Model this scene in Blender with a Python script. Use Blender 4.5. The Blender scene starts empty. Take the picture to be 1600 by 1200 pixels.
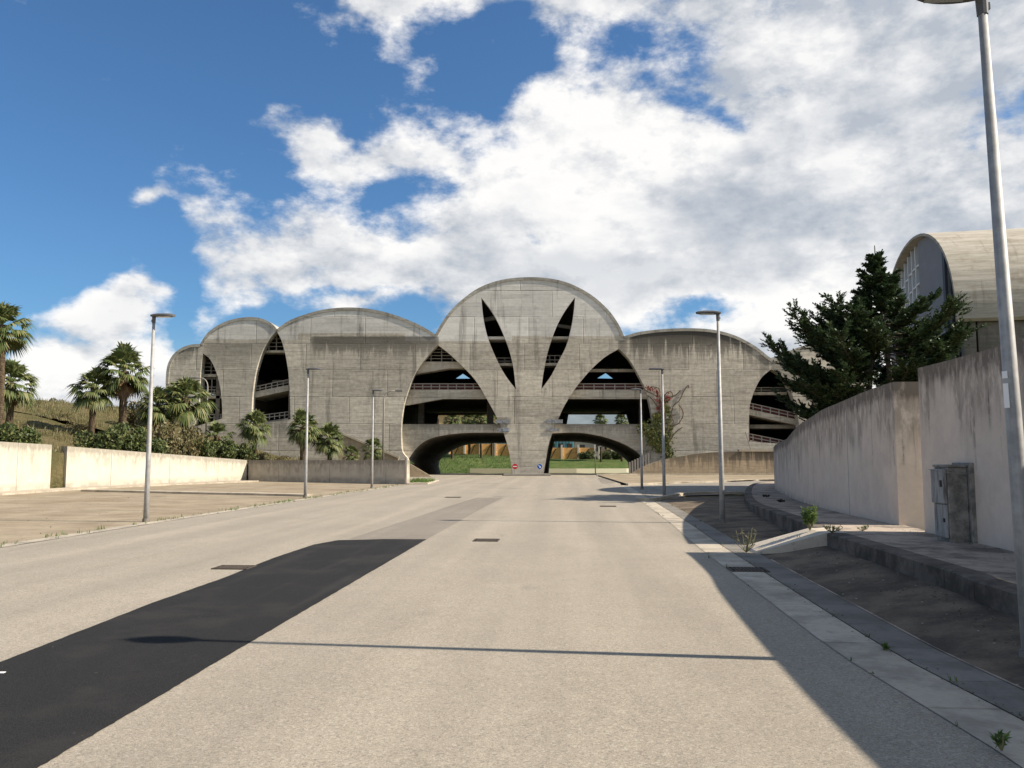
import bpy, bmesh, math, random
from mathutils import Vector, Matrix, geometry, noise
S = bpy.context.scene
COL = S.collection
R = math.radians
# ------------------------------------------------------------------ camera
FPX = 1290.0; EYE = 1.7; PITCH = math.atan(116 / FPX)
cd = bpy.data.cameras.new('camera'); cam = bpy.data.objects.new('camera', cd); COL.objects.link(cam)
cam.location = (0, 0, EYE); cam.rotation_euler = (R(90) + PITCH, 0, 0)
cd.sensor_width = 36.0; cd.lens = 36.0 * FPX / 1600.0; cd.clip_start = 0.05; cd.clip_end = 9000
S.camera = cam
S.view_settings.view_transform = 'Standard'; S.view_settings.look = 'None'
S.view_settings.exposure = 0.88; S.view_settings.gamma = 1
try: S.view_settings.use_curve_mapping = False
except Exception: pass
SUN_EL = R(38.6); SUN_D = Vector((0.99, -0.135, 0)).normalized()
CP, SP = math.cos(PITCH), math.sin(PITCH)
def ray(px, py):
    u, v = px - 800.0, 600.0 - py
    return Vector((u, FPX * CP - v * SP, FPX * SP + v * CP))
def P(px, py, Y):            # photo point at depth Y -> (X, Z)
    r = ray(px, py); return (r.x / r.y * Y, EYE + r.z / r.y * Y)
def G(px, py, z=0.0):        # photo point on the height z -> (X, Y)
    r = ray(px, py); t = (z - EYE) / r.z; return (r.x * t, r.y * t)

# ------------------------------------------------------------------ node helper
class V:
    def __init__(s, nt, sock): s.nt = nt; s.s = sock
    def _m(s, op, *a, clamp=False):
        n = s.nt.nodes.new('ShaderNodeMath'); n.operation = op; n.use_clamp = clamp
        for i, x in enumerate((s,) + a):
            if isinstance(x, V): s.nt.links.new(x.s, n.inputs[i])
            else: n.inputs[i].default_value = x
        return V(s.nt, n.outputs[0])
    def __add__(s, o): return s._m('ADD', o)
    __radd__ = __add__
    def __sub__(s, o): return s._m('SUBTRACT', o)
    def __rsub__(s, o): return (s * -1.0) + o
    def __mul__(s, o): return s._m('MULTIPLY', o)
    __rmul__ = __mul__
    def __truediv__(s, o): return s._m('DIVIDE', o)
    def __pow__(s, o): return s._m('POWER', o)
    def mx(s, o): return s._m('MAXIMUM', o)
    def mn(s, o): return s._m('MINIMUM', o)
    def abs(s): return s._m('ABSOLUTE')
    def floor(s): return s._m('FLOOR')
    def fract(s): return s._m('FRACT')
    def exp(s): return s._m('EXPONENT')
    def sat(s): return s._m('ADD', 0.0, clamp=True)
    def ss(s, a, b, lo=0.0, hi=1.0):
        n = s.nt.nodes.new('ShaderNodeMapRange'); n.interpolation_type = 'SMOOTHSTEP'
        s.nt.links.new(s.s, n.inputs[0])
        if a < b: n.inputs[1].default_value = a; n.inputs[2].default_value = b; n.inputs[3].default_value = lo; n.inputs[4].default_value = hi
        else: n.inputs[1].default_value = b; n.inputs[2].default_value = a; n.inputs[3].default_value = hi; n.inputs[4].default_value = lo
        return V(s.nt, n.outputs[0])
def xyz(nt, vec):
    n = nt.nodes.new('ShaderNodeSeparateXYZ'); nt.links.new(vec, n.inputs[0])
    return [V(nt, n.outputs[i]) for i in range(3)]
def comb(nt, *c):
    n = nt.nodes.new('ShaderNodeCombineXYZ')
    for i, x in enumerate(c):
        if isinstance(x, V): nt.links.new(x.s, n.inputs[i])
        else: n.inputs[i].default_value = x
    return n.outputs[0]
def noi(nt, vec, scale=1, detail=4, rough=0.5, dist=0.0):
    n = nt.nodes.new('ShaderNodeTexNoise'); nt.links.new(vec, n.inputs['Vector'])
    n.inputs['Scale'].default_value = scale; n.inputs['Detail'].default_value = detail
    n.inputs['Roughness'].default_value = rough; n.inputs['Distortion'].default_value = dist
    return V(nt, n.outputs[0])
def wn(nt, vec):
    n = nt.nodes.new('ShaderNodeTexWhiteNoise'); n.noise_dimensions = '3D'; nt.links.new(vec, n.inputs['Vector'])
    return V(nt, n.outputs['Value'])
def mix(nt, f, a, b, mode='MIX'):
    n = nt.nodes.new('ShaderNodeMix'); n.data_type = 'RGBA'; n.blend_type = mode
    for i, x in ((0, f), (6, a), (7, b)):
        if isinstance(x, V): nt.links.new(x.s, n.inputs[i])
        elif hasattr(x, 'links'): nt.links.new(x, n.inputs[i])
        elif i == 0: n.inputs[i].default_value = x
        else: n.inputs[i].default_value = (*x, 1) if len(x) == 3 else x
    return n.outputs[2]
def mat(name, build=None, color=(.5, .5, .5), rough=.8, metal=0.0, spec=0.3, bump=0.3, bdist=0.02, coord='Object', twoside=False, world=False):
    m = bpy.data.materials.new(name); m.use_nodes = True; nt = m.node_tree; b = nt.nodes['Principled BSDF']
    b.inputs['Roughness'].default_value = rough; b.inputs['Metallic'].default_value = metal
    b.inputs['Specular IOR Level'].default_value = spec
    b.inputs['Base Color'].default_value = (*color, 1)
    if build:
        if world: g = nt.nodes.new('ShaderNodeNewGeometry'); vec = g.outputs['Position']
        else: tc = nt.nodes.new('ShaderNodeTexCoord'); vec = tc.outputs[coord]
        c, h = build(nt, vec)
        nt.links.new(c, b.inputs['Base Color'])
        if h is not None:
            bn = nt.nodes.new('ShaderNodeBump'); bn.inputs['Strength'].default_value = bump; bn.inputs['Distance'].default_value = bdist
            nt.links.new(h.s, bn.inputs['Height']); nt.links.new(bn.outputs[0], b.inputs['Normal'])
    return m

# ------------------------------------------------------------------ sky with clouds
W = bpy.data.worlds.new('World'); S.world = W; W.use_nodes = True
nt = W.node_tree; bg = nt.nodes['Background']
sky = nt.nodes.new('ShaderNodeTexSky'); sky.sky_type = 'NISHITA'; sky.sun_disc = False
sky.sun_elevation = SUN_EL; sky.sun_rotation = math.atan2(SUN_D.x, SUN_D.y)
sky.air_density = 1.0; sky.dust_density = 1.3; sky.ozone_density = 2.2
tc = nt.nodes.new('ShaderNodeTexCoord')
dx, dy, dz = xyz(nt, tc.outputs['Generated'])
dya = dy.abs() + 0.12
ca = dx / dya; ce = dz / dya
wv = comb(nt, dx, dy, dz * 1.7)
warp = noi(nt, wv, 2.2, 3, .5)
warp2 = noi(nt, wv, 3.1, 3, .5)
w3 = noi(nt, wv, 9.0, 4, .55); w4 = noi(nt, comb(nt, dz, dx, dy), 9.0, 4, .55)
ca2 = ca + (warp - .5) * .22 + (w3 - .5) * .11; ce2 = ce + (warp2 - .5) * .16 + (w4 - .5) * .09
def blob(px, py, rx, ry, w, rot=0.0):
    r = ray(px, py); a0 = r.x / (r.y + .12 * r.length); e0 = r.z / (r.y + .12 * r.length)
    c, s_ = math.cos(rot), math.sin(rot)
    u = (ca2 - a0); v = (ce2 - e0)
    uu = (u * c + v * s_) * (FPX / rx); vv = (v * c - u * s_) * (FPX / ry)
    return ((uu * uu + vv * vv) * -1.0).exp() * w
field = blob(1330, 200, 400, 300, 1.0)
for b in [(1500, 430, 420, 150, .7), (900, 350, 260, 90, .62), (590, 400, 240, 62, .72), (485, 215, 85, 40, .55), (640, 250, 110, 26, .5),
          (190, 462, 105, 28, .85), (110, 540, 100, 70, .85), (250, 555, 90, 50, .75), (60, 600, 120, 30, .55), (520, 250, 60, 30, .3), (420, 190, 50, 24, .3), (265, 327, 42, 13, .5), (400, 450, 60, 40, .5), (600, 0, 170, 34, .8), (820, 20, 150, 70, .6),
          (860, 120, 60, 60, .3), (1020, 430, 300, 60, .45), (55, 412, 45, 9, .5), (700, 470, 140, 40, .4), (970, 200, 120, 90, .3),
          (1080, 130, 55, 95, -.42), (975, 95, 75, 40, -.4), (1125, 242, 80, 26, -.5), (1020, 175, 30, 30, -.4), (1590, 290, 60, 18, -.5), (1090, 200, 40, 30, -.4), (1500, 30, 300, 120, .5), (1250, 60, 120, 90, .4), (1000, 30, 120, 50, .5), (1050, 250, 150, 120, .3), (740, 320, 140, 40, .3), (560, 462, 70, 10, -.4), (1150, 500, 110, 20, -.6), (860, 320, 60, 18, -.5),
          (300, 400, 30, 60, -.5), (330, 480, 16, 60, -.4), (760, 160, 60, 40, -.3), (1230, 150, 60, 20, -.2), (15, 500, 30, 90, -.6)]:
    field = field + blob(*b)
rear_fill = dy.ss(.15, -.25) * .32 + dz.ss(.60, .85) * .35 * dx.ss(-.2, .2)  # out-of-view clouds added to brighten and neutralise the fill light
field = field + rear_fill
def dens(off, det):
    v = comb(nt, dx + off[0], dy + off[1], (dz + off[2]) * 1.7)
    n1 = noi(nt, v, 4.2, det, .60, .05)
    n2 = noi(nt, v, 13.0, max(det - 2, 2), .62, .1)
    return n1 * 1.05 + n2 * .42
cn = dens((0, 0, 0), 10)
cl = dens((.020, -.006, .022), 7)
cl2 = noi(nt, comb(nt, dx + .07, dy, (dz + .07) * 1.7), 3.0, 3, .5); cl3 = noi(nt, wv, 3.0, 3, .5)
D = field * .92 + (cn - .745) * 2.7
cover = D.ss(.16, .66); cover = cover.mx(dz.ss(.16, .02) * .35 * noi(nt, wv, 4.0, 4, .5).ss(.35, .6))
thick = D.ss(.5, 1.5)
light = ((cn - cl) * 4.2 + (cl3 - cl2) * 2.6 + .66).sat()
grey = (noi(nt, comb(nt, dx, dy, dz * 2.6), 4.5, 6, .55).ss(.44, .62) * thick * .75 + blob(1450, 110, 330, 110, .35) + blob(1260, 350, 230, 50, .6) + blob(470, 210, 110, 50, .55) + blob(215, 480, 110, 22, .35) + blob(500, 440, 150, 22, .35)).sat()
shade = (light * .74 + .30) * (1.0 - grey * .50)
ccol = mix(nt, shade.sat(), (.30, .36, .45), (1.0, .985, .965))
skym = mix(nt, 1.0, sky.outputs[0], (.43, .67, .86), 'MULTIPLY')
csc = nt.nodes.new('ShaderNodeVectorMath'); csc.operation = 'SCALE'; nt.links.new(ccol, csc.inputs[0]); csc.inputs['Scale'].default_value = 6.6
allc = mix(nt, cover * .97, skym, csc.outputs[0])
nt.links.new(allc, bg.inputs[0]); bg.inputs[1].default_value = 0.085
# ------------------------------------------------------------------ sun
sl = bpy.data.lights.new('sun', 'SUN'); sl.energy = 4.6; sl.angle = R(.53); sl.color = (1, .885, .74)
so = bpy.data.objects.new('sun', sl); COL.objects.link(so)
SUNV = Vector((SUN_D.x * math.cos(SUN_EL), SUN_D.y * math.cos(SUN_EL), math.sin(SUN_EL)))
so.rotation_euler = SUNV.to_track_quat('Z', 'Y').to_euler(); so.location = (40, -6, 40)

# ------------------------------------------------------------------ object helpers
def tag(o, label=None, cat=None, group=None, kind=None):
    if label: o['label'] = label
    if cat: o['category'] = cat
    if group: o['group'] = group
    if kind: o['kind'] = kind
    return o
def thing(name, label, cat, loc=(0, 0, 0), rz=0, group=None):
    o = bpy.data.objects.new(name, None); COL.objects.link(o); o.location = loc; o.rotation_euler = (0, 0, rz)
    o.empty_display_size = .3
    return tag(o, label, cat, group)
def obj(name, bm, m, parent=None, smooth=False, recalc=True):
    me = bpy.data.meshes.new(name)
    if recalc: bmesh.ops.recalc_face_normals(bm, faces=bm.faces[:])
    bm.to_mesh(me); bm.free()
    for x in (m if isinstance(m, (list, tuple)) else [m]): me.materials.append(x)
    if smooth:
        for p in me.polygons: p.use_smooth = True
    o = bpy.data.objects.new(name, me); COL.objects.link(o)
    if parent: o.parent = parent
    return o
def raw(name, vs, fs, m, parent=None, smooth=False, mi=None):
    me = bpy.data.meshes.new(name); me.from_pydata(vs, [], fs)
    for x in (m if isinstance(m, (list, tuple)) else [m]): me.materials.append(x)
    if mi: me.polygons.foreach_set('material_index', mi)
    if smooth: me.polygons.foreach_set('use_smooth', [True] * len(me.polygons))
    me.update()
    o = bpy.data.objects.new(name, me); COL.objects.link(o)
    if parent: o.parent = parent
    return o
def copy_tree(o, parent=None):
    c = o.copy(); COL.objects.link(c); c.parent = parent
    for ch in list(o.children): copy_tree(ch, c)
    return c
def box(bm, x0, x1, y0, y1, z0, z1, M=None):
    vs = [bm.verts.new((x, y, z)) for x in (x0, x1) for y in (y0, y1) for z in (z0, z1)]
    for f in ((0, 1, 3, 2), (4, 6, 7, 5), (0, 4, 5, 1), (2, 3, 7, 6), (0, 2, 6, 4), (1, 5, 7, 3)):
        bm.faces.new([vs[i] for i in f])
    if M: bmesh.ops.transform(bm, matrix=M, verts=vs)
    return vs
def bevel(bm, w, seg=1):
    bmesh.ops.recalc_face_normals(bm, faces=bm.faces[:])
    es = [e for e in bm.edges if len(e.link_faces) == 2 and e.calc_face_angle(0) > .5]
    bmesh.ops.bevel(bm, geom=es, offset=w, segments=seg, affect='EDGES', profile=.6)
def tube(bm, pts, rad, n=8, cap=True):
    rings = []; pts = [Vector(p) for p in pts]
    up = Vector((0, 0, 1)) if abs((pts[1] - pts[0]).normalized().z) < .9 else Vector((0, 1, 0))
    for i, p in enumerate(pts):
        d = (pts[min(i + 1, len(pts) - 1)] - pts[max(i - 1, 0)]).normalized()
        a = d.cross(up)
        if a.length < 1e-4: a = d.cross(Vector((1, 0, 0)))
        a.normalize(); b = d.cross(a)
        r = rad[i] if isinstance(rad, (list, tuple)) else rad
        rings.append([bm.verts.new(p + (a * math.cos(t) + b * math.sin(t)) * r) for t in [2 * math.pi * k / n for k in range(n)]])
    for i in range(len(rings) - 1):
        for k in range(n): bm.faces.new((rings[i][k], rings[i][(k + 1) % n], rings[i + 1][(k + 1) % n], rings[i + 1][k]))
    if cap: bm.faces.new(rings[0]); bm.faces.new(rings[-1])
def slab(outline, holes, y0, y1, name, m, parent=None, axis='Y'):
    """vertical slab from an (X,Z) outline with holes, between depths y0 and y1"""
    loops = [outline] + list(holes)
    flat = [p for l in loops for p in l]
    tris = geometry.tessellate_polygon([[Vector((x, z, 0)) for x, z in l] for l in loops])
    n = len(flat); vs = [(x, y0, z) for x, z in flat] + [(x, y1, z) for x, z in flat]; fs = []
    for a, b, c in tris: fs.append((a, b, c)); fs.append((a + n, c + n, b + n))
    k = 0
    for l in loops:
        L = len(l)
        for i in range(L):
            j = (i + 1) % L; fs.append((k + i, k + j, k + j + n, k + i + n))
        k += L
    bm = bmesh.new()
    bv = [bm.verts.new(v) for v in vs]
    for f in fs:
        try: bm.faces.new([bv[i] for i in f])
        except ValueError: pass
    return obj(name, bm, m, parent)
def strip_mesh(bm, left, right):
    a = [bm.verts.new(p) for p in left]; b = [bm.verts.new(p) for p in right]
    for i in range(len(a) - 1): bm.faces.new((a[i], b[i], b[i + 1], a[i + 1]))
def smoothpts(pts, n=4):
    """Catmull-Rom through 2-D points"""
    out = []
    for i in range(len(pts) - 1):
        p0 = pts[max(i - 1, 0)]; p1 = pts[i]; p2 = pts[i + 1]; p3 = pts[min(i + 2, len(pts) - 1)]
        for k in range(n):
            t = k / n
            out.append(tuple(.5 * ((2 * p1[j]) + (-p0[j] + p2[j]) * t + (2 * p0[j] - 5 * p1[j] + 4 * p2[j] - p3[j]) * t * t + (-p0[j] + 3 * p1[j] - 3 * p2[j] + p3[j]) * t ** 3) for j in range(len(p1))))
    out.append(tuple(pts[-1])); return out
def resample(pts, n):
    d = [0]
    for i in range(1, len(pts)): d.append(d[-1] + math.dist(pts[i], pts[i - 1]))
    out = []; j = 0
    for k in range(n):
        t = d[-1] * k / (n - 1)
        while j < len(pts) - 2 and d[j + 1] < t: j += 1
        u = (t - d[j]) / max(d[j + 1] - d[j], 1e-9); u = min(max(u, 0), 1)
        out.append(tuple(pts[j][i] + (pts[j + 1][i] - pts[j][i]) * u for i in range(len(pts[0]))))
    return out
def lerpx(tab, y):
    if y <= tab[0][0]: return tab[0][1] + (tab[1][1] - tab[0][1]) / (tab[1][0] - tab[0][0]) * (y - tab[0][0])
    for (a, b), (c, d) in zip(tab, tab[1:]):
        if y <= c: return b + (d - b) * (y - a) / (c - a)
    return tab[-1][1] + (tab[-1][1] - tab[-2][1]) / (tab[-1][0] - tab[-2][0]) * (y - tab[-1][0])
def sst(a, b, x): t = min(max((x - a) / (b - a), 0), 1); return t * t * (3 - 2 * t)

# ------------------------------------------------------------------ materials
def concrete_board(base, dark, light, streaks=(), zlight=None, board=.42, seed=0.0, contrast=1.0, ycoord=False):
    def f(nt, vec):
        x, y, z = xyz(nt, vec)
        h = x + (y - 84.0) * .6 if not ycoord else y
        # panels
        pz = z / 2.75 + .12; row = pz.floor()
        px_ = h / 5.6 + wn(nt, comb(nt, row, 3.0 + seed, 0)) * 1.0; col = px_.floor()
        ptone = wn(nt, comb(nt, row, col, 1.0 + seed))
        # boards
        bz = z / board; brow = bz.floor()
        bcol = (h / 3.1 + wn(nt, comb(nt, brow, 7.0 + seed, 0))).floor()
        btone = wn(nt, comb(nt, brow, bcol, 5.0 + seed))
        lnb = noi(nt, comb(nt, h * .35, z * 2.2, y * .1), 1.0, 3, .6)
        bl = (bz.fract() - .5).abs().ss(.42, .5) * lnb.ss(.42, .62)
        pl = ((pz.fract() - .5).abs().ss(.476, .496) * noi(nt, comb(nt, h * .4, 2.0, z), 1.0, 3, .6).ss(.35, .6)).mx((px_.fract() - .5).abs().ss(.488, .496) * .8)
        fine = noi(nt, vec, 3.0, 7, .65); big = noi(nt, vec, .13, 4, .55)
        scr = noi(nt, comb(nt, h * .5, y * .3, z * 5.0), 1.2, 5, .65)
        c = mix(nt, (fine * .5 + scr * .5).ss(.34, .68), dark, base)
        c = mix(nt, (big.ss(.45, .62)) * .35, c, tuple(v * .72 for v in base))
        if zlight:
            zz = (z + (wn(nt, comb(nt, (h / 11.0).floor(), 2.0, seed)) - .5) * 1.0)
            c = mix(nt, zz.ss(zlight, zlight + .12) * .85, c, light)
        tone = (ptone - .5) * .30 * contrast + (btone - .5) * .17 * contrast + (fine - .5) * .38 + (scr - .5) * .26 + 1.0
        c = mix(nt, 1.0, c, comb(nt, tone, tone, tone), 'MULTIPLY')
        c = mix(nt, (bl * .5 * contrast + pl * .36 * contrast).sat(), c, (.075, .07, .06))
        st = noi(nt, comb(nt, h * 1.15, y * .2, z * .10), 1.0, 5, .62)
        st2 = noi(nt, comb(nt, h * 3.4, y * .2, z * .22), 1.0, 4, .6)
        gen = st.ss(.54, .70) * .45
        tot = gen
        for (x0, x1, zb, zt, amt) in streaks:
            m_ = h.ss(x0 - .4, x0 + .8) * h.ss(x1 + .4, x1 - .8) * z.ss(zb, zt) * z.ss(zt + .35, zt + .2)
            thr = (st * .45 + st2 * .55 + m_ * .24).ss(.56, .65)
            tot = tot.mx(thr * m_ * amt)
        blot = noi(nt, vec, .55, 6, .7).ss(.58, .70) * .22
        c = mix(nt, (tot + blot).sat(), c, (.055, .05, .042))
        height = fine * .5 - bl * .6 - pl * 1.2 + btone * .35
        return c, height
    return f
S84 = lambda px: P(px, 600, 84)[0]
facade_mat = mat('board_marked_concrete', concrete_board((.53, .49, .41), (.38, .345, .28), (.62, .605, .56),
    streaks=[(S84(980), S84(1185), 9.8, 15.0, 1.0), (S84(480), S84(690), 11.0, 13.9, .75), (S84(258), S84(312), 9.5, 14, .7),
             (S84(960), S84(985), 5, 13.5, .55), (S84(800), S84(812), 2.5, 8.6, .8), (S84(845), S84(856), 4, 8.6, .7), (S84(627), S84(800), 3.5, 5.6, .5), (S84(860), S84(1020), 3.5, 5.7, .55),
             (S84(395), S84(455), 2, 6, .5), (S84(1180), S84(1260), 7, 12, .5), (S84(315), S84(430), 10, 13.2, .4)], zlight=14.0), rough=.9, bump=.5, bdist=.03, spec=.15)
inner_mat = mat('interior_concrete', concrete_board((.24, .215, .175), (.15, .135, .11), (.2, .2, .2), board=.5, seed=3), rough=.95, bump=.3, spec=.1)  # same concrete toned darker, shade of the halls put into the colour
ret_mat = mat('stained_retaining_concrete', concrete_board((.42, .34, .235), (.33, .26, .18), (.4, .4, .4), board=.9, seed=8, contrast=.5,
    streaks=[(S84(960), S84(1215), -.5, 3.0, .85)]), rough=.9, spec=.15)
shell_mat = mat('roof_shell_concrete', concrete_board((.38, .365, .32), (.28, .265, .225), (.4, .4, .4), board=.5, seed=5), rough=.9, spec=.15)
def plaster(base, dirt, edgez=None, amount=1.0, ylen=1.0, patch=(.5, .42, .34)):
    def f(nt, vec):
        x, y, z = xyz(nt, vec)
        h = x * .9 + y
        uz = nt.nodes.new('ShaderNodeUVMap'); ux, uy, _ = xyz(nt, uz.outputs[0])   # u = metres along, v = metres below the top
        big = noi(nt, vec, .5, 5, .6); fine = noi(nt, vec, 7, 8, .68); mid = noi(nt, vec, 1.6, 6, .62, .4)
        c = mix(nt, mid.ss(.3, .7), tuple(v * .86 for v in base), base)
        c = mix(nt, big.ss(.5, .64) * .4, c, patch)
        t = (fine - .5) * .22 + 1.0
        c = mix(nt, 1.0, c, comb(nt, t, t, t), 'MULTIPLY')
        s1 = noi(nt, comb(nt, ux * 2.3, 1.0, uy * .22), 1.0, 5, .62)
        s2 = noi(nt, comb(nt, ux * 6.5, 5.0, uy * .35), 1.0, 5, .6)
        s0 = noi(nt, comb(nt, ux * .55, 9.0, uy * .1), 1.0, 3, .5)
        reach = (s1 * .7 + s0 * 1.7 + s2 * .35 - .98)
        top = (reach * 2.6 * amount - uy).ss(-.25, .45)
        brk = noi(nt, comb(nt, ux * 3, 2.0, uy * 1.2), 1.5, 6, .7).ss(.36, .56)
        rim = (uy * -1.0 + .30 + (s1 - .5) * .9).ss(-.1, .15)
        stre = (s2 * .55 + s1 * .45).ss(.55, .64) * (uy * -1.0 + 1.7 * amount + s0).ss(0, 1.2) * noi(nt, comb(nt, ux * 4, 2.0, uy * 2.2), 1.3, 4, .7).ss(.42, .55)
        m_ = (top * brk * .55 + rim * .6 + stre * .8).sat() * amount
        c = mix(nt, m_.sat() * .85, c, dirt)
        foot = z.ss(.55, .22) * mid.ss(.35, .6) * .55
        c = mix(nt, foot, c, tuple(v * 1.4 for v in dirt))
        jt = ((ux / 5.2 + .35).fract() - .5).abs().ss(.4955, .4985)
        c = mix(nt, jt * .8, c, (.05, .045, .04))
        return c, fine * .4 + mid * .6 - jt * 1.5
    return f
wall_right_mat = mat('mildewed_pink_plaster', plaster((.72, .585, .47), (.11, .09, .07), amount=1.0, patch=(.66,.58,.47)), rough=.92, bump=.4, bdist=.02, spec=.15)
wall_left_mat = mat('cream_plaster', plaster((.54, .50, .41), (.17, .15, .12), amount=.72, patch=(.54, .49, .40)), rough=.92, bump=.3, spec=.15)
wall_grey_mat = mat('grey_cast_concrete', plaster((.52, .47, .385), (.13, .115, .095), amount=.8, patch=(.33, .30, .25)), rough=.92, bump=.3, spec=.15)
cap_mat = mat('wall_cap', lambda nt, v: (mix(nt, noi(nt, v, 3, 6, .6).ss(.35, .65), (.12, .105, .09), (.3, .26, .22)), None), rough=.95)
def asphalt(c1, c2, gr, lanes=False):
    def f(nt, vec):
        x, y, z = xyz(nt, vec)
        g = noi(nt, vec, 190, 2, .6); g2 = noi(nt, vec, 85, 2, .7); b = noi(nt, vec, .35, 5, .6); m_ = noi(nt, vec, 2.2, 5, .65)
        st = noi(nt, comb(nt, x * 1.6 - y * .11, y * .07, 0), 1.0, 4, .55)
        c = mix(nt, (g * .45 + g2 * .55).ss(.38, .62), c1, c2)
        t = (b - .5) * .36 + (m_ - .5) * .22 + (st - .5) * .5 + 1.0
        c = mix(nt, 1.0, c, comb(nt, t, t, t), 'MULTIPLY')
        if lanes:
            sp = noi(nt, vec, 1.1, 3, .5).ss(.66, .78) * .30
            c = mix(nt, sp, c, (.12, .11, .10))
            vo = nt.nodes.new('ShaderNodeTexVoronoi'); vo.inputs['Scale'].default_value = 60; nt.links.new(vec, vo.inputs['Vector'])
            vc = xyz(nt, vo.outputs['Color'])[0]
            c = mix(nt, vc.ss(.80, .92) * .22, c, (.58, .53, .44)); c = mix(nt, vc.ss(.22, .10) * .30, c, (.10, .09, .08))
            # polished wheel tracks running along the road
            lane = ((x - y * .055) * .55 + noi(nt, comb(nt, x * .1, y * .06, 0), 1.0, 2, .5) * .7).fract()
            tr = (lane - .5).abs().ss(.10, .34)
            c = mix(nt, tr * .13, c, (.16, .145, .12))
            ve = nt.nodes.new('ShaderNodeTexVoronoi'); ve.feature = 'DISTANCE_TO_EDGE'; ve.inputs['Scale'].default_value = .16
            nt.links.new(comb(nt, x + (noi(nt, vec, .7, 5, .65) - .5) * 3.0, y * .8 + (m_ - .5) * 2.4, 0), ve.inputs['Vector'])
            ck = V(nt, ve.outputs['Distance']).ss(.0035, .001) * b.ss(.47, .58)
            c = mix(nt, ck * .22, c, (.07, .06, .05))
            ov = noi(nt, comb(nt, x * 3.0, y * .8, 4), .5, 3, .5).ss(.70, .78) * .35
            c = mix(nt, ov, c, (.14, .125, .105))
        return c, g * gr + g2 * gr
    return f
road_mat = mat('bleached_asphalt', asphalt((.215, .190, .150), (.375, .335, .270), 1.0, True), rough=.9, bump=.35, bdist=.006, world=True, spec=.2)
def freshf(nt, v):
    x, y, z = xyz(nt, v); g = noi(nt, v, 120, 3, .7); b = noi(nt, v, .7, 6, .65); q = noi(nt, v, 26, 3, .6)
    c = mix(nt, g.ss(.35, .65), (.009, .009, .0095), (.030, .030, .030))
    c = mix(nt, b.ss(.48, .66) * .45, c, (.042, .040, .037)); c = mix(nt, q.ss(.72, .76) * .7, c, (.16, .15, .13))
    st = noi(nt, comb(nt, (x - y * .07) * 2.2, y * .12, 0), 1.0, 4, .6); c = mix(nt, st.ss(.55, .7) * .3, c, (.05, .047, .043))
    return c, g
newasph_mat = mat('fresh_black_asphalt', freshf, rough=.95, bump=.5, bdist=.005, world=True, spec=.15)
oldpatch_mat = mat('grey_asphalt_patch', asphalt((.145, .13, .11), (.27, .24, .20), 1.0), rough=.9, bump=.35, bdist=.006, world=True, spec=.2)
def bayf(nt, v):
    n = noi(nt, v, 1.1, 7, .68); f_ = noi(nt, v, 30, 5, .7); g = noi(nt, v, 6.5, 4, .6)
    c = mix(nt, n.ss(.35, .65), (.075, .06, .045), (.185, .145, .10))
    vo = nt.nodes.new('ShaderNodeTexVoronoi'); vo.inputs['Scale'].default_value = 9; nt.links.new(v, vo.inputs['Vector'])
    vd = V(nt, vo.outputs['Distance']); rc = xyz(nt, vo.outputs['Color'])[0]
    c = mix(nt, vd.ss(.16, .08) * rc.ss(.72, .78) * .85, c, (.48, .45, .40))
    t = (f_ - .5) * .8 + 1.0
    c = mix(nt, 1.0, c, comb(nt, t, t, t), 'MULTIPLY')
    return c, f_ * .6 + g * .6
bay_mat = mat('dark_parking_asphalt', bayf, rough=.92, bump=.6, bdist=.02, world=True, spec=.2)
def yardf(nt, v):
    x, y, z = xyz(nt, v)
    n = noi(nt, comb(nt, x * .7, y * .8, 0), 1.0, 8, .7); f_ = noi(nt, v, 9, 7, .7); b = noi(nt, v, .25, 4, .6)
    c = mix(nt, n.ss(.35, .65), (.235, .192, .135), (.325, .272, .192))
    c = mix(nt, b.ss(.5, .62) * .45, c, (.20, .15, .095)); c = mix(nt, noi(nt, v, 2.6, 5, .7).ss(.56, .68) * .4, c, (.15, .115, .07)); c = mix(nt, noi(nt, v, 14, 3, .6).ss(.66, .74) * .5, c, (.45, .38, .27))
    t = (f_ - .5) * .4 + 1.0
    c = mix(nt, 1.0, c, comb(nt, t, t, t), 'MULTIPLY')
    jt = ((y / 5.0 + x * .03).fract() - .5).abs().ss(.494, .498)
    c = mix(nt, jt * .6, c, (.08, .065, .05))
    return c, f_
yard_mat = mat('brown_yard_paving', yardf, rough=.93, bump=.3, world=True, spec=.15)
def slabf(joint, base, drk, amt=.5, axisY=True):
    def f(nt, v):
        x, y, z = xyz(nt, v)
        n = noi(nt, v, 1.4, 7, .68); f_ = noi(nt, v, 22, 6, .7)
        c = mix(nt, n.ss(.4, .64) * amt, base, drk)
        t = (f_ - .5) * .35 + 1.0
        c = mix(nt, 1.0, c, comb(nt, t, t, t), 'MULTIPLY')
        j = y / joint + x * .04
        tn = wn(nt, comb(nt, j.floor(), 4.0, 1.0)) * .22 + .89
        c = mix(nt, 1.0, c, comb(nt, tn, tn, tn), 'MULTIPLY')
        jt = (j.fract() - .5).abs().ss(.488, .497)
        c = mix(nt, jt * .45 * n.ss(.3, .6), c, (.05, .045, .04))
        c = mix(nt, noi(nt, v, 5, 6, .7).ss(.56, .66) * .55, c, drk)
        return c, f_ * .5 - jt * 2
    return f
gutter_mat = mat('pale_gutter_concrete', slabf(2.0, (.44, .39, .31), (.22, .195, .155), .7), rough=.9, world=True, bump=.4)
gutter2_mat = mat('dark_gutter_concrete', slabf(1.1, (.20, .185, .16), (.11, .10, .085), .7), rough=.9, world=True, bump=.4)
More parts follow.
